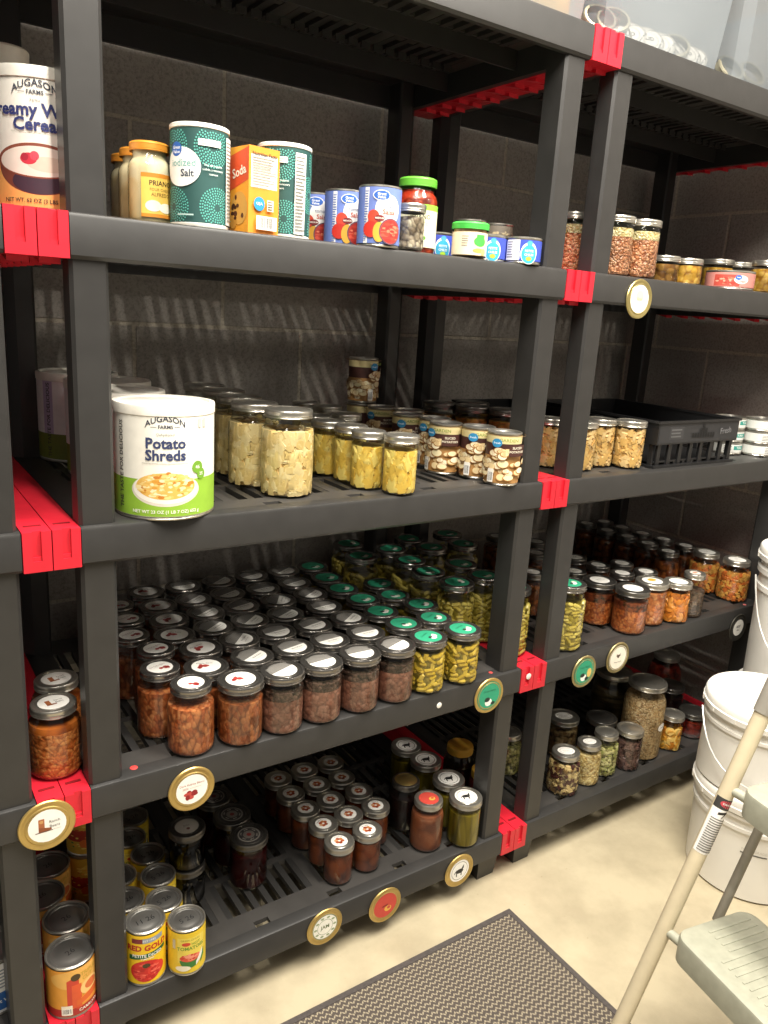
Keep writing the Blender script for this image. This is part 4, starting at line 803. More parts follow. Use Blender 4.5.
('spud_can', 0.8441, 0.1635, 1.0080, -0.86, 'third can with sliced potato label in the column by the post', 'can', 'potato cans in a column'),
('spud_can', 0.8686, 0.2336, 1.0080, -0.73, 'fourth can with sliced potato label in the column by the post', 'can', 'potato cans in a column'),
('spud_can', 0.8428, 0.3032, 1.0080, -0.39, 'fifth can with sliced potato label in the column by the post', 'can', 'potato cans in a column'),
('spud_can', 0.8879, 0.3621, 1.0080, -0.48, 'sixth can with sliced potato label in the column by the post', 'can', 'potato cans in a column'),
('spud_can', 0.8519, 0.4270, 1.0080, -0.66, 'rearmost can with sliced potato label in the column by the post', 'can', 'potato cans in a column'),
('spud_can', 0.8389, 0.5000, 1.0080, 0.90, 'lower can of the two-high potato can stack at the back wall', 'can', 'potato cans in a column'),
('spud_can', 0.8389, 0.5000, 1.1190, 0.70, 'upper can of the two-high potato can stack at the back wall', 'can', 'potato cans in a column'),
('amber', 1.0144, 0.4067, 1.0080, 0.00, 'left amber-brown jar at the back behind the potato cans', 'jar', 'amber jars behind the cans'),
('amber', 1.0627, 0.3341, 1.0080, 0.00, 'middle amber-brown jar at the back behind the potato cans', 'jar', 'amber jars behind the cans'),
('amber', 1.1122, 0.2623, 1.0080, 0.00, 'right amber-brown jar at the back behind the potato cans', 'jar', 'amber jars behind the cans'),
('amber', 1.1200, 0.4020, 1.0080, 0.00, 'rear right amber-brown jar at the back behind the potato cans', 'jar', 'amber jars behind the cans'),
('big_can', 0.1879, 0.0631, 1.0080, -0.30, 'large white and green can picturing shredded potatoes, front of shelf', 'can', None),
('chick', 1.3390, 0.0630, 1.0080, 0.00, 'jar of pale tan chunks with silver lid, rightmost, touching the black crate', 'jar', 'jars of pale tan chunks'),
('chick', 1.2792, 0.1052, 1.0080, 0.00, 'jar of pale tan chunks with silver lid, second left of the black crate', 'jar', 'jars of pale tan chunks'),
('chick', 1.1885, 0.0841, 1.0080, 0.00, 'jar of pale tan chunks with silver lid, half hidden by the post', 'jar', 'jars of pale tan chunks'),
('chick', 1.1402, 0.1408, 1.0080, 0.00, 'jar of pale tan chunks with silver lid, between the two posts', 'jar', 'jars of pale tan chunks'),
('tuna', 1.9258, 0.0761, 1.0080, 0.44, 'bottom flat white and teal tin of the front right three-high stack', 'tin', 'flat fish tins in stacks'),
('tuna', 1.9258, 0.0761, 1.0435, 0.12, 'middle flat white and teal tin of the front right three-high stack', 'tin', 'flat fish tins in stacks'),
('tuna', 1.9258, 0.0761, 1.0790, 0.32, 'top flat white and teal tin of the front right three-high stack', 'tin', 'flat fish tins in stacks'),
('tuna', 1.8543, 0.1277, 1.0080, -0.21, 'bottom flat white and teal tin of the rear left three-high stack', 'tin', 'flat fish tins in stacks'),
('tuna', 1.8543, 0.1277, 1.0435, -0.31, 'middle flat white and teal tin of the rear left three-high stack', 'tin', 'flat fish tins in stacks'),
('tuna', 1.8543, 0.1277, 1.0790, -0.06, 'top flat white and teal tin of the rear left three-high stack', 'tin', 'flat fish tins in stacks'),
('apple', 0.5683, 0.0732, 0.1299, -0.36, 'small jar of brown fruit butter with white lid, frontmost', 'jar', 'small jars of brown fruit butter'),
('apple', 0.6431, 0.0761, 0.1299, -0.12, 'small jar of brown fruit butter with white lid, right one of the front pair', 'jar', 'small jars of brown fruit butter'),
('apple', 0.5669, 0.1412, 0.1299, 0.46, 'small jar of brown fruit butter with white lid, left in the second row', 'jar', 'small jars of brown fruit butter'),
('apple', 0.6348, 0.1436, 0.1299, -0.17, 'small jar of brown fruit butter with white lid, centre of the second row', 'jar', 'small jars of brown fruit butter'),
('apple', 0.5583, 0.2087, 0.1299, -0.49, 'small jar of brown fruit butter with white lid, left in the third row', 'jar', 'small jars of brown fruit butter'),
('apple', 0.7066, 0.1393, 0.1299, -0.46, 'small jar of brown fruit butter with white lid, rightmost, second row', 'jar', 'small jars of brown fruit butter'),
('apple', 0.6263, 0.2111, 0.1299, -0.33, 'small jar of brown fruit butter with white lid, centre of the third row', 'jar', 'small jars of brown fruit butter'),
('apple', 0.5548, 0.2766, 0.1299, 0.28, 'small jar of brown fruit butter with white lid, left in the fourth row', 'jar', 'small jars of brown fruit butter'),
('apple', 0.7024, 0.2072, 0.1299, -0.14, 'small jar of brown fruit butter with white lid, right in the third row', 'jar', 'small jars of brown fruit butter'),
('apple', 0.6270, 0.2791, 0.1299, -0.21, 'small jar of brown fruit butter with white lid, centre of the fourth row', 'jar', 'small jars of brown fruit butter'),
('apple', 0.6949, 0.2748, 0.1299, -0.40, 'small jar of brown fruit butter with white lid, right in the fourth row', 'jar', 'small jars of brown fruit butter'),
('apple', 0.5556, 0.3446, 0.1299, 0.48, 'small jar of brown fruit butter with white lid, left in the fifth row', 'jar', 'small jars of brown fruit butter'),
('apple', 0.6291, 0.3470, 0.1299, -0.08, 'small jar of brown fruit butter with white lid, centre of the fifth row', 'jar', 'small jars of brown fruit butter'),
('apple', 0.7034, 0.3436, 0.1299, -0.29, 'small jar of brown fruit butter with white lid, rearmost, under the beam', 'jar', 'small jars of brown fruit butter'),
('jam', 0.3965, 0.1647, 0.1299, 0.00, 'front jar of dark red jam with round black lid sticker', 'jar', 'dark red jam jars'),
('jam', 0.3925, 0.2458, 0.1299, 0.00, 'second jar of dark red jam just behind the front one', 'jar', 'dark red jam jars'),
('jam', 0.3827, 0.3264, 0.1299, 0.00, 'rearmost dark jam jar behind the gold kidney bean disc', 'jar', 'dark red jam jars'),
('jelly', 0.2654, 0.1807, 0.1299, 0.00, 'lower small dark jelly jar of the stack beside the cans', 'jar', 'small dark jelly jars'),
('jelly', 0.2654, 0.1807, 0.2159, 0.00, 'upper small dark jelly jar with grey round sticker, stacked', 'jar', 'small dark jelly jars'),
('pickle', 0.8935, 0.0370, 0.1299, 0.00, 'jar of olive pickles with horse-head white sticker, front right beside the post', 'jar', 'pickle jars'),
('pickle', 0.9033, 0.1146, 0.1299, 0.00, 'jar of olive pickles with horse-head white sticker, second, behind the front right one', 'jar', 'pickle jars'),
('pickle', 0.9033, 0.2083, 0.1299, 0.00, 'jar of olive pickles with horse-head white sticker, third in the slanting row', 'jar', 'pickle jars'),
('pickle', 0.8976, 0.2862, 0.1299, 0.00, 'jar of olive pickles with horse-head white sticker, rearmost in the slanting row', 'jar', 'pickle jars'),
('choc', 0.8059, 0.0678, 0.1299, 0.00, 'jar of smooth brown paste with a red and yellow lid', 'jar', None),
('goldjar2', 0.8022, 0.1544, 0.1299, 0.00, 'dark red jar with gold disc lid behind the brown paste jar', 'jar', None),
('goldjar', 1.0195, 0.2123, 0.1299, 0.00, 'wide jar with plain gold lid at the back beside post', 'jar', None),
('smallgold', 1.0349, 0.1366, 0.1299, 0.00, 'small red jar with gold lid half hidden by the post', 'jar', None),
('redgold', 0.1340, 0.0380, 0.1299, -0.20, 'yellow can of diced tomatoes with red letters beside left post', 'can', None),
('tomcan', 0.2060, 0.0200, 0.1299, -0.20, 'shorter yellow tomato can with a green bowl picture, right', 'can', None),
('tomcan', 0.1859, 0.0878, 0.1299, 0.00, 'yellow-rimmed can with dark lid, directly behind the two front cans', 'can', 'yellow vegetable cans in columns'),
('tomcan', 0.1971, 0.1577, 0.1299, 0.00, 'yellow-rimmed can with dark lid, third in the right column', 'can', 'yellow vegetable cans in columns'),
('tomcan', 0.1990, 0.2285, 0.1299, 0.00, 'yellow-rimmed can with dark lid, fourth in the right column', 'can', 'yellow vegetable cans in columns'),
('tomcan', 0.1806, 0.2969, 0.1299, 0.00, 'yellow-rimmed can with dark lid, fifth in the right column', 'can', 'yellow vegetable cans in columns'),
('tomcan', 0.2067, 0.3627, 0.1299, 0.00, 'yellow-rimmed can with dark lid, rearmost in the right column', 'can', 'yellow vegetable cans in columns'),
('tomcan', 0.1240, 0.1221, 0.1299, 0.00, 'yellow-rimmed can with dark lid, second in the left column', 'can', 'yellow vegetable cans in columns'),
('tomcan', 0.1296, 0.1927, 0.1299, 0.00, 'yellow-rimmed can with dark lid, third in the left column', 'can', 'yellow vegetable cans in columns'),
('orangecan', 0.0046, 0.0411, 0.1299, 0.10, 'orange can picturing carrots standing on the bottom red clips', 'can', None),
('orangecan', 0.0165, 0.1245, 0.1299, 0.10, 'orange can with dark lid, just behind the front orange can', 'can', 'orange cans in a column'),
('orangecan', -0.0102, 0.2043, 0.1299, 0.10, 'orange can with dark lid, third behind the front orange can', 'can', 'orange cans in a column'),
('orangecan', 0.0168, 0.2841, 0.1299, 0.10, 'orange can with dark lid, rearmost behind the front orange can', 'can', 'orange cans in a column'),
('fruitcan', 0.0949, 0.3000, 0.1299, 0.00, 'lower red and yellow fruit can stacked behind the left post', 'can', 'stacked fruit cans'),
('fruitcan', 0.0949, 0.3000, 0.2409, 0.00, 'upper red and yellow fruit can stacked behind the left post', 'can', 'stacked fruit cans'),
('bluebigcan', -0.1073, 0.1154, 0.1299, 0.00, 'blue and white can at the left edge of the bottom shelf', 'can', None),
]
for it in ITEMS: spawn(*it)
T4 = TIER[3]; T3 = TIER[2]
# upper shelf, middle unit
spawn('wheat_can', .046, .150, T4, -.34, 'big white and orange cereal can at the upper left', 'can')
for x, y, l in ((.1855, .1105, 'front jar of cream sauce with orange lid beside the salt'), (.190, .178, 'second jar of cream sauce with orange lid, behind the first'), (.196, .247, 'rearmost jar of cream sauce, mostly hidden beside the post')):
    spawn('alfredo', x, y, T4, .2, l, 'jar', 'jars of cream sauce')
spawn('salt', .246, .062, T4, -.32, 'dark green dotted salt canister left of the orange box', 'canister', 'salt canisters')
spawn('salt', .398, .082, T4, -1.05, 'dark green dotted salt canister right of the orange box', 'canister', 'salt canisters')
for x, y, l, rz in ((.556, .034, 'front blue can with a picture of red salsa', -.5), (.545, .13, 'second blue salsa can behind the front one', -.35), (.533, .215, 'third blue salsa can in the row', -.55), (.55, .30, 'rearmost blue salsa can beside the salt', -.4)):
    spawn('salsa_can', x, y, T4, rz, l, 'can', 'blue salsa cans')
spawn('spice', .624, .034, T4, 0, 'small clear jar of dark seeds in front of the red sauce', 'jar')
spawn('salsajar', .680, .098, T4, -.5, 'jar of red sauce with a bright green lid', 'jar')
spawn('relish', .762, .036, T4, -.35, 'short jar with bright green lid and cream label', 'jar')
for x, y, z, l in ((.893, .030, 0, 'small blue and white can beside the right post'), (.829, .062, 0, 'small blue and white can next to the green-lidded jar')):
    spawn('bluecan', x, y, T4+z, -.5, l, 'can', 'small blue cans')
spawn('bluecan', .757, .135, T4-.0, -.3, 'small blue can peeking out behind the red sauce jar', 'can', 'small blue cans')
for x, y, l in ((.862, .158, 'left'), (.935, .155, 'right')):
    spawn('bluecan', x, y, T4, -.5, f'small blue can under the {l} brown tin, mostly hidden', 'can', 'small blue cans')
    spawn('darkcan', x, y, T4+.0502, 0, f'{l} small brown tin stacked behind the blue cans', 'tin', 'small brown tins')
# baking box
b = empty('cookie_mix_box', (.303, .010, T4), .17)
w, d, h = .056, .050, .124
bx = MB().box((0, 0, 0), (w, d, h), paper('#e8912c')).obj('carton', b)
art([('rect', .004, .066, .052, .118, '#f1ece0'), ('rect', .004, .113, .052, .1185, '#e8912c'), ('text', 'Nutrition Facts', .028, .1135, .0072, '#2a2622', .02), *lines(.006, .050, .068, .110, 11, '#8d857a'), ('ell', .018, .043, .010, .010, '#2a8ac4'), ('text', 'USA', .018, .043, .006, '#eef4fa', .02), ('rect', .032, .034, .044, .050, '#efe3cf'), *lines(.033, .043, .035, .049, 4, '#5a4a38'), ('rect', .012, .006, .050, .026, '#f1ece0'), *bars(.013, .049, .007, .025)], on_front(0, 0, 0), .02).obj('printed_panel', bx, False)
art([('rect', -d, .0, 0, h, '#eda02f'), ('tri', -d, 0, .062, .076, .112, .122, '#d8532a'), ('text', 'Soda', -.025, .088, .019, '#f6ecd8', .02, .2), ('ell', -.024, .036, .022, .024, '#d9a24c'), ('ell', -.040, .018, .010, .012, '#c98f3c')] + dots(9, -.042, -.008, .018, .054, .004, ['#4a2a18', '#5c3620'], 4), lambda u, v, l: (-.0002*l, -u, v), .02).obj('side_panel', bx, False)
tag(b, 'orange carton with cookie picture between two salt canisters', 'box')
# tall canister behind the cereal can
c = empty('plastic_canister', (.022, .30, T4))
MB().lathe([(0, .001), (.034, .001), (.036, .006), (.036, .21), (.030, .226)], cloudy('#d8d4c8', .3), 28).obj('body', c, False)
MB().lathe([(0, .004), (.033, .004), (.033, .19), (0, .191)], food('#b5a482', '#d3c6a5', '#e0d6bc', 60., .2), 24).obj('contents', c)
MB().lathe([(.031, .224), (.035, .225), (.0355, .25), (.033, .253), (0, .253)], mat('#cfcabd', .45), 28).obj('lid', c)
tag(c, 'tall clear canister with grey lid behind the big cereal can', 'canister')
# upper shelf, right unit
for x, y, l in ((1.110, .11, 'jar of reddish grain between the two posts'), (1.196, .062, 'jar of reddish grain just right of the post'), (1.276, .055, 'jar of reddish grain, rightmost of the three')):
    spawn('grain', x, y, T4, .3, l, 'jar', 'jars of reddish grain')
for k, x, y, l in (('ambershort', 1.449, .12, 'short amber jar nearest the tall grain jars'), ('yellowjar', 1.527, .11, 'short jar of yellow food left of the pink tin'), ('yellowtall', 1.772, .19, 'yellow jar behind the pink tin, left one'), ('yellowtall', 1.868, .19, 'yellow jar behind the pink tin, right one'), ('yellowtall', 1.835, .085, 'yellow jar at the right edge of the photo')):
    spawn(k, x, y, T4, .2, l, 'jar', 'short jars on right upper shelf')
spawn('pinktin', 1.652, .070, T4, -.75, 'low pink tin with a blue dot in front of short jars', 'tin')
# big cans behind the shredded potato can
for x, y, l, rz in ((.160, .222, 'big pale can directly behind the shredded potato can', -.3), (.185, .378, 'big pale can, third back from the potato can', -.3), (.165, .534, 'rearmost big pale can at the back wall', -.3)):
    spawn('big_can_back', x, y, T3, rz, l, 'can', 'big pale cans in a row')
# ------------------------------------------------------------------ gold lids hung on the shelf fronts
def hung_lid(x, z, sticker, label, rim=GOLD, R=.0418, rot=0.):
    root = empty('jar_lid', (x, -.0015, z))
    d = MB().lathe([(0, .0), (R, .0), (R+.0003, .0012), (R-.001, .003), (R-.004, .0034), (R-.0065, .0022), (R-.009, .0022), (R-.0105, .0034), (R-.012, .0026), (0, .0026)], rim, 48).obj('disc', root)
    d.rotation_euler = (PI/2, 0, 0)
    s = art(sticker, on_top(.0026), .006).obj('sticker', d, False); s.rotation_euler = (0, 0, rot)
    return tag(root, label, 'jar lid', 'jar lids on shelf fronts')
hung_lid(-.028, .528, [('ell', 0., 0., .0285, .0285, WHITE), ('rect', -.013, -.003, -.004, .014, '#a5623a'), ('tri', -.013, .006, -.010, -.010, .0, -.005, '#8a4d2c'), ('rect', -.018, -.010, .008, -.0085, '#5c4334'), ('ell', -.0085, .009, .003, .003, '#c9955c'), ('text', 'Ranch', .011, .006, .0068, '#5f5a55'), ('text', 'Beans', .011, -.002, .0068, '#5f5a55'), ('rect', .003, -.009, .020, -.0084, '#b5aea5')], 'gold lid with a boot sticker hung on the left red clips', R=.043)
hung_lid(.208, .516, [('ell', 0., 0., .0285, .0285, WHITE), ('text', 'Dark Kidney Beans', 0., .010, .0058, '#9c3a36'), ('text', '2024', -.012, .003, .0052, '#b05a52'), ('rect', -.004, .0025, .018, .0031, '#c4beb4')] + dots(9, -.010, .010, -.016, -.006, .0048, ['#a8322f', '#8c2426', '#c04a42'], 3), 'gold lid with red bean sticker on the lower middle shelf')
G1 = [('ell', 0., 0., .0345, .0345, '#2f9a74'), ('ell', -.001, -.016, .010, .009, '#eef0e8'), ('ell', -.005, -.009, .008, .0055, '#20302a'), ('text', 'Green Beans', 0., .012, .0068, '#1b6048')]
hung_lid(.895, .528, G1 + [('ell', .012, -.020, .006, .004, '#20302a')], 'gold lid with green sticker left of the red clips, lower middle shelf')
hung_lid(1.206, .517, G1 + [('ell', .018, -.006, .008, .012, '#d9bc6a'), ('ell', .010, -.020, .006, .005, '#20302a')], 'gold lid with green and yellow sticker right of the red clips', mat('#b0a172', .35, .8))
hung_lid(1.329, .528, [('ell', 0., 0., .0335, .0335, '#efeadb'), ('ell', 0., .004, .004, .005, '#5c4a3c'), ('tri', -.007, -.001, .004, .003, .012, .006, '#5c4a3c'), ('tri', .001, .007, .003, .004, .006, .012, '#5c4a3c'), ('text', 'Meat Stock', 0., -.011, .006, '#7a736a')], 'gold lid with cream rooster sticker on the lower right shelf', mat('#a89a6e', .35, .8))
hung_lid(1.863, .511, [('ell', 0., 0., .0325, .0325, '#2f2e2c'), ('ell', 0., 0., .025, .025, '#e9e6de'), ('text', 'BEEF', 0., .003, .010, '#4c4a46', .02), ('text', 'VEG', 0., -.008, .008, '#4c4a46', .02)], 'dark lid with white round sticker by the white bucket', mat('#55534c', .35, .8))
hung_lid(.495, .094, [('ell', 0., 0., .030, .030, '#8a9474'), ('ell', 0., 0., .028, .028, '#f1efe4'), ('ell', 0., 0., .0185, .0185, '#8a9474'), ('ell', 0., 0., .0175, .0175, '#f1efe4'), ('text', 'JAM', 0., 0., .012, '#6c7a52', .02)] + [('ell', .023*math.cos(a*.63), .023*math.sin(a*.63), .004, .0025, '#9aa884') for a in range(10)], 'gold lid with pale green wreath sticker, bottom shelf')
hung_lid(.648, .080, [('ell', 0., 0., .030, .030, '#c8473b'), ('ell', .007, -.010, .009, .007, '#e3b04c'), ('ell', .009, -.008, .0045, .004, '#c8473b'), ('tri', -.008, .006, -.004, -.002, .0, .002, '#8a2a24')], 'gold lid with red sticker, middle of the bottom shelf')
hung_lid(.858, .084, [('ell', 0., 0., .0285, .0285, '#f1efe8'), ('ell', 0., 0., .024, .024, '#8a867e'), ('ell', 0., 0., .0227, .0227, '#f1efe8'), ('ell', 0., -.001, .011, .006, '#2c2b2a'), ('tri', .006, .012, .0, .005, .006, .014, '#2c2b2a'), ('rect', -.010, -.014, -.007, 0., '#2c2b2a'), ('rect', .004, -.014, .007, 0., '#2c2b2a'), ('tri', -.016, -.009, -.006, .001, -.003, .005, '#2c2b2a')], 'gold lid with black horse sticker, right end of bottom shelf')
hung_lid(1.22, 1.402, [('ell', 0., 0., .030, .030, '#f2efe6'), ('ell', 0., .006, .013, .012, '#dfd9b4'), ('ell', .002, -.014, .010, .006, '#c4d0cf'), ('text', 'Grain', 0., .0, .008, '#8d8a6c')], 'gold lid with pale sticker high on the right unit', mat('#b8a970', .35, .8))
# round price dots and small stickers
def dot(loc, r, c, label, rot=(PI/2, 0, 0), cat='sticker'):
    o = MB().lathe([(0, 0), (r, 0), (r, .0006), (r*.8, .0012), (0, .0012)], paper(c), 20).obj('round_sticker'); o.location = loc; o.rotation_euler = rot
    return tag(o, label, cat)
dot((.755, -.0006, .538), .0065, '#efece4', 'small white dot stuck on the shelf front below bean jars')
dot((1.015, -.002, .547), .0075, '#e9e4dc', 'small white dot stuck on the red clip, lower right')
dot((.117, .026, TIER[1]+.0002), .0065, '#c9423f', 'small red dot on the shelf top beside the left post', (0, 0, 0))
dot((.915, .020, TIER[1]+.0002), .005, '#b5423f', 'small red mark on the shelf top below the tall beans', (0, 0, 0))
dot((1.905, .013, TIER[1]+.0002), .005, '#c46a68', 'small pink mark on the shelf top near the bucket', (0, 0, 0))

# ------------------------------------------------------------------ black produce crates
BLK = mat('#202021', .35, 0, .15, 30.)
def crate(name, loc, w, d, h, rz=0, panel=True):
    r = empty(name, loc, rz); z0 = h*.50
    mb = MB(); t = .004
    # rim and solid upper band
    mb.box((0, 0, z0), (w, t, h), BLK); mb.box((0, d-t, z0), (w, d, h), BLK); mb.box((0, t, z0), (t, d-t, h), BLK); mb.box((w-t, t, z0), (w, d-t, h), BLK)
    for a, b in (((-.004, -.004, h-.006), (w+.004, .006, h)), ((-.004, d-.006, h-.006), (w+.004, d+.004, h)), ((-.004, .006, h-.006), (.006, d-.006, h)), ((w-.006, .006, h-.006), (w+.004, d-.006, h))): mb.box(a, b, BLK)
    mb.obj('upper_band', r)
    f = MB(); f.box((.01, .01, .012), (w-.01, d-.01, .016), BLK)
    for i in range(9): f.box((.02+i*(w-.05)/8, .01, .006), (.03+i*(w-.05)/8, d-.01, .012), BLK)
    f.obj('floor_grid', r)
    s = MB()
    for i in range(8):
        x = .012+i*(w-.036)/7
        for y in (.004, d-.010):
            s.add([(x, y, z0), (x+.012, y, z0), (x+.012, y+.006, z0), (x, y+.006, z0), (x+.004, y+.004, .004), (x+.018, y+.004, .004), (x+.018, y+.012, .004), (x+.004, y+.012, .004)], [(0,1,2,3),(4,7,6,5),(0,4,5,1),(1,5,6,2),(2,6,7,3),(3,7,4,0)], BLK)
    for i in range(9):
        y = .012+i*(d-.036)/8
        for x in (.004, w-.010): s.box((x, y, .004), (x+.006, y+.012, z0), BLK)
    s.box((.0, .0, .0), (w, .012, .006), BLK); s.box((0, d-.012, 0), (w, d, .006), BLK); s.box((0, .012, 0), (.012, d-.012, .006), BLK); s.box((w-.012, .012, 0), (w, d-.012, .006), BLK)
    s.obj('slatted_side', r)
    p = '#101011'  # near-black patches paint the dark of the barn-shaped openings
    if panel: art([('rect', .004, z0+.004, w-.004, h-.008, '#2e2e30'), ('rect', .045, z0+.012, .100, z0+.044, '#38383a'), *lines(.05, .095, z0+.015, z0+.04, 3, '#5f5f60')] + [('rect', .135+i*.0105, z0+.014, .143+i*.0105, z0+.026+(.012 if i in (3, 5) else .022 if i == 4 else 0), p) for i in range(9)] + [('text', 'Fresh', .275, z0+.028, .022, '#77777a', .01, .08)], on_front(-.0003), .02).obj('moulded_panel', r, False)
    return r
tag(crate('produce_crate', (1.391, .022, T3+.0002), .336, .42, .117), 'black plastic produce crate with slatted sides at front of right shelf', 'crate', 'black crates')
tag(crate('produce_crate', (1.168, .19, T3+.0002), .212, .35, .108, 0, False), 'black plastic produce crate behind the pale chunk jars', 'crate', 'black crates')

# ------------------------------------------------------------------ clear bins on the top shelf
T5 = TIER[4]
BINM = cloudy('#aab2b8', .42)
def bin_(x0, x1, y0, y1, h, label):
    r = empty('storage_bin', ((x0+x1)/2, (y0+y1)/2, T5+.0004)); a, b = (x1-x0)/2, (y1-y0)/2; k = .024; mb = MB()
    def ring(f, z, c=.02):
        return [(sx*(a+f)-(sx*c if e == 0 else 0), sy*(b+f)-(sy*c if e == 1 else 0), z) for sx, sy, e in ((-1, -1, 0), (1, -1, 0), (1, -1, 1), (1, 1, 1), (1, 1, 0), (-1, 1, 0), (-1, 1, 1), (-1, -1, 1))]
    lv = [(-.012, .0), (0, .008), (k*.5, h*.5), (k, h)]
    vs = [p for f, z in lv for p in ring(f, z)]
    fs = [tuple(range(7, -1, -1))] + [(i*8+j, i*8+(j+1) % 8, (i+1)*8+(j+1) % 8, (i+1)*8+j) for i in range(3) for j in range(8)]
    mb.add(vs, fs, BINM); mb.obj('tub', r, False)
    rim = MB(); o = ring(k+.008, h); i_ = ring(k, h); o2 = ring(k+.008, h-.02)
    rim.add(o+i_+o2, [(j, (j+1) % 8, 8+(j+1) % 8, 8+j) for j in range(8)] + [(16+j, 16+(j+1) % 8, (j+1) % 8, j) for j in range(8)], BINM); rim.obj('rim', r, False)
    return tag(r, label, 'storage bin', 'clear storage bins')
bin_(.600, 1.005, .035, .52, .30, 'clear plastic bin with yellow contents, top shelf left')
bin_(1.072, 1.432, .035, .52, .30, 'clear plastic bin of jar lids, top shelf middle')
bin_(1.505, 1.90, .035, .52, .30, 'clear plastic bin at the top right corner')
# canning lids leaning inside the middle bin
LW = mat('#b0aca2', .4, .3, .06, 60.)
def loose_lid(x, y, z, tilt, yaw, k, R=.035):
    if k == 0: o = MB().lathe([(R-.006, .0), (R, .0), (R+.0006, .004), (R-.0003, .008), (R+.0006, .012), (R-.001, .015), (R-.006, .0155), (R-.0062, .014)], mat('#aaa48e', .35, .6, .06, 60.), 28).obj('screw_band')
    else:
        o = MB().lathe([(0, 0), (R, 0), (R, .002), (R-.004, .003), (0, .0025)], LW, 28).obj('canning_lid')
        art([('ell', 0., 0., R*.85, R*.85, '#cfccc4'), ('ell', 0., 0., R*.6, R*.6, '#8f8c84'), ('ell', 0., 0., R*.55, R*.55, '#cfccc4')] + [('text', 'FOR CANNING', R*.72*math.sin(a), R*.72*math.cos(a), .006, '#3c3b38', .01, -a) for a in (0, 2.1, 4.2)] + [('text', 'LID', 0., 0., .014, '#3c3b38', .02)], on_top(.003), .008).obj('printed_face', o, False)
    o.rotation_euler = (tilt, 0, yaw); o.location = (x, y, z)
    return o
LL = [(1.085, .085, 0), (1.115, .075, 0), (1.155, .10, 0), (1.185, .085, 1), (1.215, .115, 0), (1.235, .075, 1), (1.275, .08, 1), (1.295, .12, 0), (1.325, .085, 0), (1.365, .075, 1), (1.395, .085, 1), (1.14, .17, 0), (1.21, .18, 0), (1.28, .17, 0), (1.35, .17, 1)]
nm = ['leftmost', 'second from left', 'third from left', 'fourth from left', 'fifth from left', 'sixth from left', 'seventh from left', 'eighth from left', 'ninth from left', 'second from right', 'rightmost']
for i, (x, y, k) in enumerate(LL):
    o = loose_lid(x, y, T5+.041-(.002 if i > 10 else 0), PI/2-.6, R_.uniform(-.7, .3), k)
    kind = ('pale metal screw band', 'screw band') if k == 0 else ('white printed canning lid', 'canning lid')
    where = f'{nm[i]} of the front lids in the middle clear bin' if i < 11 else f'{ORD_[i-11]} from left in the rear row inside the middle bin'
    tag(o, f'{kind[0]}, {where}', kind[1], 'lids and bands in the clear bin')
for i, (x, y) in enumerate(((1.53, .085), (1.57, .10), (1.60, .075))):
    tag(loose_lid(x, y, T5+.041, PI/2-.6, -.2, 0), f'pale screw band in the top right bin, {("left", "middle", "right")[i]} one', 'screw band', 'lids and bands in the clear bin')
# yellow packets in the left bin
for i, (x, rz) in enumerate(((.75, .08), (.92, -.05))):
    mb = MB(); n = 8
    vs = [((u/n-.5)*.16, (1-abs(2*u/n-1)**4)*(1-abs(2*v/n-1)**4)*.022*s, (v/n)*.2) for s in (-1, 1) for v in range(n+1) for u in range(n+1)]
    q = (n+1)**2; mb.add(vs, [(s*q+v*(n+1)+u, s*q+v*(n+1)+u+1, s*q+(v+1)*(n+1)+u+1, s*q+(v+1)*(n+1)+u) for s in (0, 1) for v in range(n) for u in range(n)], mat('#cfa758', .4, 0, .15, 20.), True)
    o = mb.obj('yellow_packet'); o.location = (x, .085, T5+.010); o.rotation_euler = (0, 0, rz)
    tag(o, f'yellow packet standing in the left clear bin, {("left", "right")[i]} one', 'packet', 'yellow packets')

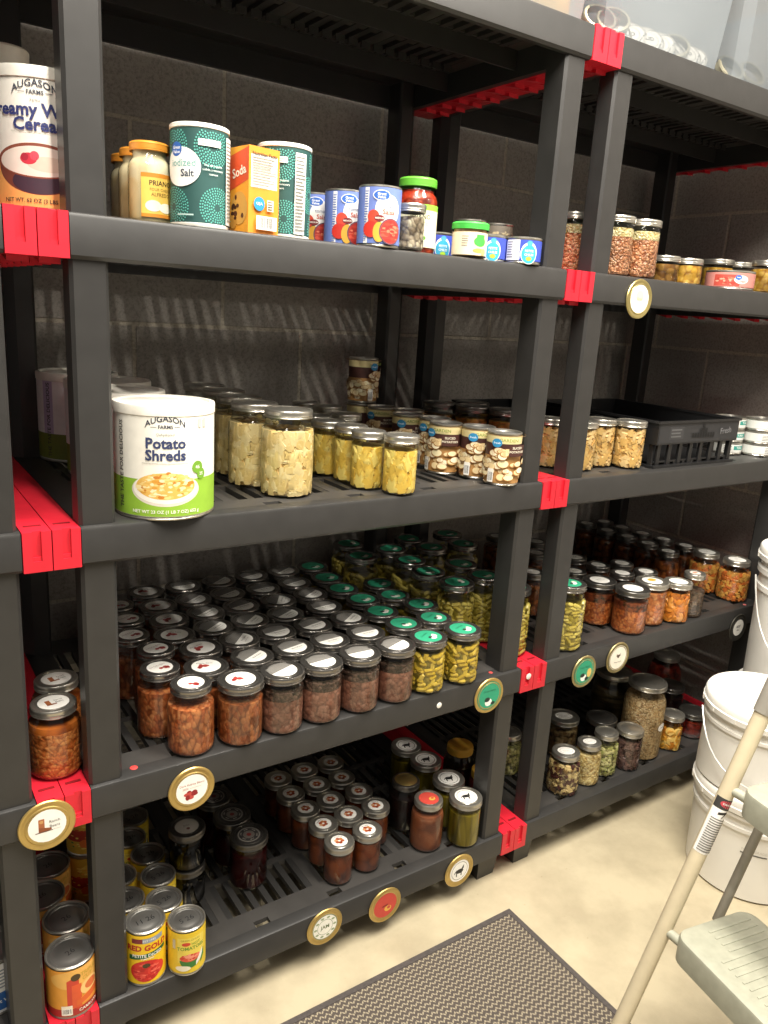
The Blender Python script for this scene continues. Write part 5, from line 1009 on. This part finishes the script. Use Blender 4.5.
# ------------------------------------------------------------------ buckets
WH = mat('#e9e6de', .38, 0, .05, 8.)
def bucket(x, y, z, rt, rb, H, label, handle=None, mark=False):
    r = empty('plastic_bucket', (x, y, z)); k = lambda f: rb+(rt-.010-rb)*f
    MB().lathe([(0, .001), (rb-.006, .001), (rb, .006), (k(.70), H*.70), (k(.71)+.005, H*.705), (k(.73)+.005, H*.74), (k(.74), H*.745), (k(.82), H*.82), (k(.83)+.007, H*.825), (k(.86)+.007, H*.86), (k(.9), H*.87), (k(.95), H-.012)], WH, 56).obj('body', r)
    lid = MB().lathe([(rt-.004, H-.034), (rt, H-.033), (rt+.001, H-.020), (rt-.002, H-.018), (rt-.002, H-.004), (rt-.005, H), (rt-.012, H), (rt-.016, H-.005), (rt-.03, H-.006), (0, H-.006)], mat('#f1eee6', .38, 0, .04, 8.), 56).obj('lid', r)
    for i in range(14):
        a = 2*PI*i/14; c, s = math.cos(a), math.sin(a); q = MB().box((rt-.0015, -.006, H-.032), (rt+.0022, .006, H-.020), WH).obj('pull_tab', lid); q.rotation_euler = (0, 0, a)
    if handle is not None:
        hm = MB(); R0 = rt+.004; P = []
        for i in range(25):
            t = PI*i/24; f = 1+.10*math.sin(2*t)**2+.03*math.sin(t); P.append((R0*f*math.cos(t), -R0*f*math.sin(t), -H*.62*math.sin(t)))
        ho = MB().tube(P, .0022, mat('#d8d6d0', .35, .3), 8).obj('bail_handle', r); ho.location = (0, 0, H*.80); ho.rotation_euler = (0, 0, handle)
        m = P[12]; g = MB().tube([(m[0]-.055, m[1], m[2]), (m[0]+.055, m[1], m[2])], .010, WH, 12).obj('hand_grip', ho)
    if mark:
        art([('rect', -.030, H*.50, .030, H*.512, '#55524c'), ('text', 'FOOD GRADE', 0., H*.545, .009, '#c9c5bb')], on_cyl(k(.5)+.0006), .01).obj('moulded_mark', r, False); r.children[-1].rotation_euler = (0, 0, -1.0)
    return tag(r, label, 'bucket', 'white lidded buckets')
BK = (1.590, -.285)
bucket(*BK, 0, .157, .141, .265, 'white bucket on the floor at the right, bottom of its stack', mark=True)
bucket(1.578, -.272, .2655, .147, .138, .218, 'white bucket with wire handle standing on the lower bucket', handle=-.75)
bucket(1.905, -.172, 0, .153, .135, .385, 'white bucket at the back, only its lid rim showing')
bucket(1.905, -.172, .3855, .153, .135, .40, 'tall white bucket stacked behind, by the right shelf end', handle=-.75)

# ------------------------------------------------------------------ floor mat
m = empty('floor_mat', (.945, -.092, 0))
MB().box((-.86, -.56, .0005), (-.012, -.012, .006), weave_mat()).obj('woven_field', m)
bd = mat('#4d4744', .85, 0, .2, 200., .3)
e = MB(); e.box((-.872, -.012, .0005), (0, 0, .0075), bd); e.box((-.872, -.572, .0005), (0, -.56, .0075), bd); e.box((-.872, -.56, .0005), (-.86, -.012, .0075), bd); e.box((-.012, -.56, .0005), (0, -.012, .0075), bd)
e.obj('bound_edge', m)
tag(m, 'brown and beige zigzag floor mat with dark bound edge', 'mat')

# ------------------------------------------------------------------ step ladder
LA = -math.radians(11)
lad = empty('step_ladder', (.825, -.497, 0), LA)
CREAM = mat('#cfc2a4', .4, 0, .06, 30.); GREY = mat('#a3a392', .5, 0, .08, 60.); CAPM = mat('#8f8a80', .55, 0, .08, 40.)
SL = .3476; W_ = .44
rx = lambda z: SL*(z-.124)
for y in (0, -W_):
    p = MB().tube([(rx(z), y, z) for z in (.012, .3, .6, .83)], .0138, CREAM, 20).obj('rail', lad)
    MB().tube([(rx(z), y, z) for z in (.0, .03)], .0165, CAPM, 20).obj('rubber_foot', p)
    MB().tube([(rx(z), y, z) for z in (.715, .83, 1.0)], .0162, CAPM, 20).obj('grip_sleeve', p)
    MB().tube([(rx(1.0)+.42-.42*(z/.86)-.02, y-.02*(1 if y == 0 else -1), z) for z in (.0, .86)], .0115, CREAM, 16).obj('rear_leg', lad)
MB().tube([(rx(1.0), 0, 1.0), (rx(1.05), -.03, 1.05), (rx(1.07), -.10, 1.07), (rx(1.07), -W_+.10, 1.07), (rx(1.05), -W_+.03, 1.05), (rx(1.0), -W_, 1.0)], .0138, CREAM, 16).obj('top_bar', lad)
def step(z, x0, x1):
    mb = MB(); y0, y1 = -.028, -W_+.028; c = .028; th = .048
    def outl(i):
        o = []
        for cx, cy, a0 in ((x1-c, y0-c, 0), (x0+c, y0-c, PI/2), (x0+c, y1+c, PI), (x1-c, y1+c, 1.5*PI)):
            for k in range(7):
                a = a0+k*PI/12; o.append((cx+(c-i)*math.cos(a), cy+(c-i)*math.sin(a)))
        return o
    n = 28; lv = [(0, z-th), (0, z-.007), (.002, z-.002), (.007, z)]
    vs = [(a, b, zz) for i, zz in lv for a, b in outl(i)]
    mb.add(vs, [tuple(range(n-1, -1, -1)), tuple(range(3*n, 4*n))] + [(k*n+j, k*n+(j+1) % n, (k+1)*n+(j+1) % n, (k+1)*n+j) for k in range(3) for j in range(n)], GREY, True)
    for i in range(24):
        y = y0-.022-i*.0145
        mb.box((x0+.03 if i > 3 else x0+.06, y-.004, z-.001), (x1-.02, y, z+.0011), GREY)
    o = mb.obj('step', lad)
    for y in (0, -W_):
        s = -1 if y == 0 else 1
        MB().tube([(rx(z-.024)+.002, y+s*.005, z-.022), (rx(z-.024)+.010, y+s*.05, z-.024)], .0085, GREY, 12).obj('pivot_pin', o)
for z in (.334, .600): step(z, rx(z)-.018, rx(z)+.158)
for y in (0, -W_): MB().tube([(rx(z)+.137, y, z) for z in (.29, .44, .59)], .0085, mat('#8f897b', .5), 12).obj('link_bar', lad)
# warning sticker wrapped on the far rail
ax = Vector((SL, 0, 1)).normalized(); sx = Vector((1, 0, -SL)).normalized(); sy = Vector((0, -1, 0))
def on_rail(u, v, l):
    a = u/.0138; c = Vector((rx(.462), 0, .462)); v *= .77
    p = c + ax*v + (sx*math.sin(a)+sy*math.cos(a))*(.0141+.00005*l); return tuple(p)
art([('rect', -.026, 0., .026, .138, '#efece6'), ('rect', -.026, .112, .026, .138, '#3a3836'), ('ell', 0., .126, .015, .009, '#c4454f'), ('text', 'DANGER', 0., .126, .0055, '#f1ece6', .02), ('tri', -.012, .004, .098, .104, .104, .110, '#2f2d2b'), ('tri', -.004, .002, .090, .102, .094, .108, '#2f2d2b')] + lines(-.020, .020, .004, .09, 15, '#6f6c68'), on_rail, .003).obj('warning_sticker', lad, False)
lad.children[-1].rotation_euler = (0, 0, 0)
tag(lad, 'cream folding step ladder with grey plastic steps, cropped at right', 'ladder')

# ------------------------------------------------------------------ light and camera
def area(name, loc, rot, sx, sy, e, col=(1, .94, .84)):
    l = bpy.data.lights.new(name, 'AREA'); l.shape = 'RECTANGLE'; l.size = sx; l.size_y = sy; l.energy = e; l.color = col
    o = bpy.data.objects.new(name, l); COL.objects.link(o); o.location = loc; o.rotation_euler = rot; return o
for x, y, e, w_ in ((.98, -.72, 68, .40), (.10, -.85, 50, .045), (-.6, -1.1, 18, .3), (2.0, -1.9, 18, .1)):
    area('ceiling_light', (x, y, 2.72), (0, 0, 0), w_, 1.15, e)
w = bpy.data.worlds.new('room_light'); sc.world = w; w.use_nodes = True
bg = w.node_tree.nodes['Background']; bg.inputs[0].default_value = (1, .93, .84, 1); bg.inputs[1].default_value = .19
cam = bpy.data.cameras.new('camera'); co = bpy.data.objects.new('camera', cam); COL.objects.link(co)
cam.sensor_fit = 'HORIZONTAL'; cam.sensor_width = 36; cam.lens = 36.3839
cam.clip_start = .02
co.matrix_world = Matrix(((0.828915, 0.091195, -0.551891, -0.218180), (-0.556088, 0.241133, -0.795375, -1.152133), (0.060545, 0.966198, 0.250591, 1.343882), (0.000000, 0.000000, 0.000000, 1.000000)))
sc.camera = co
sc.view_settings.view_transform = 'Standard'; sc.view_settings.look = 'None'; sc.view_settings.exposure = 0.3
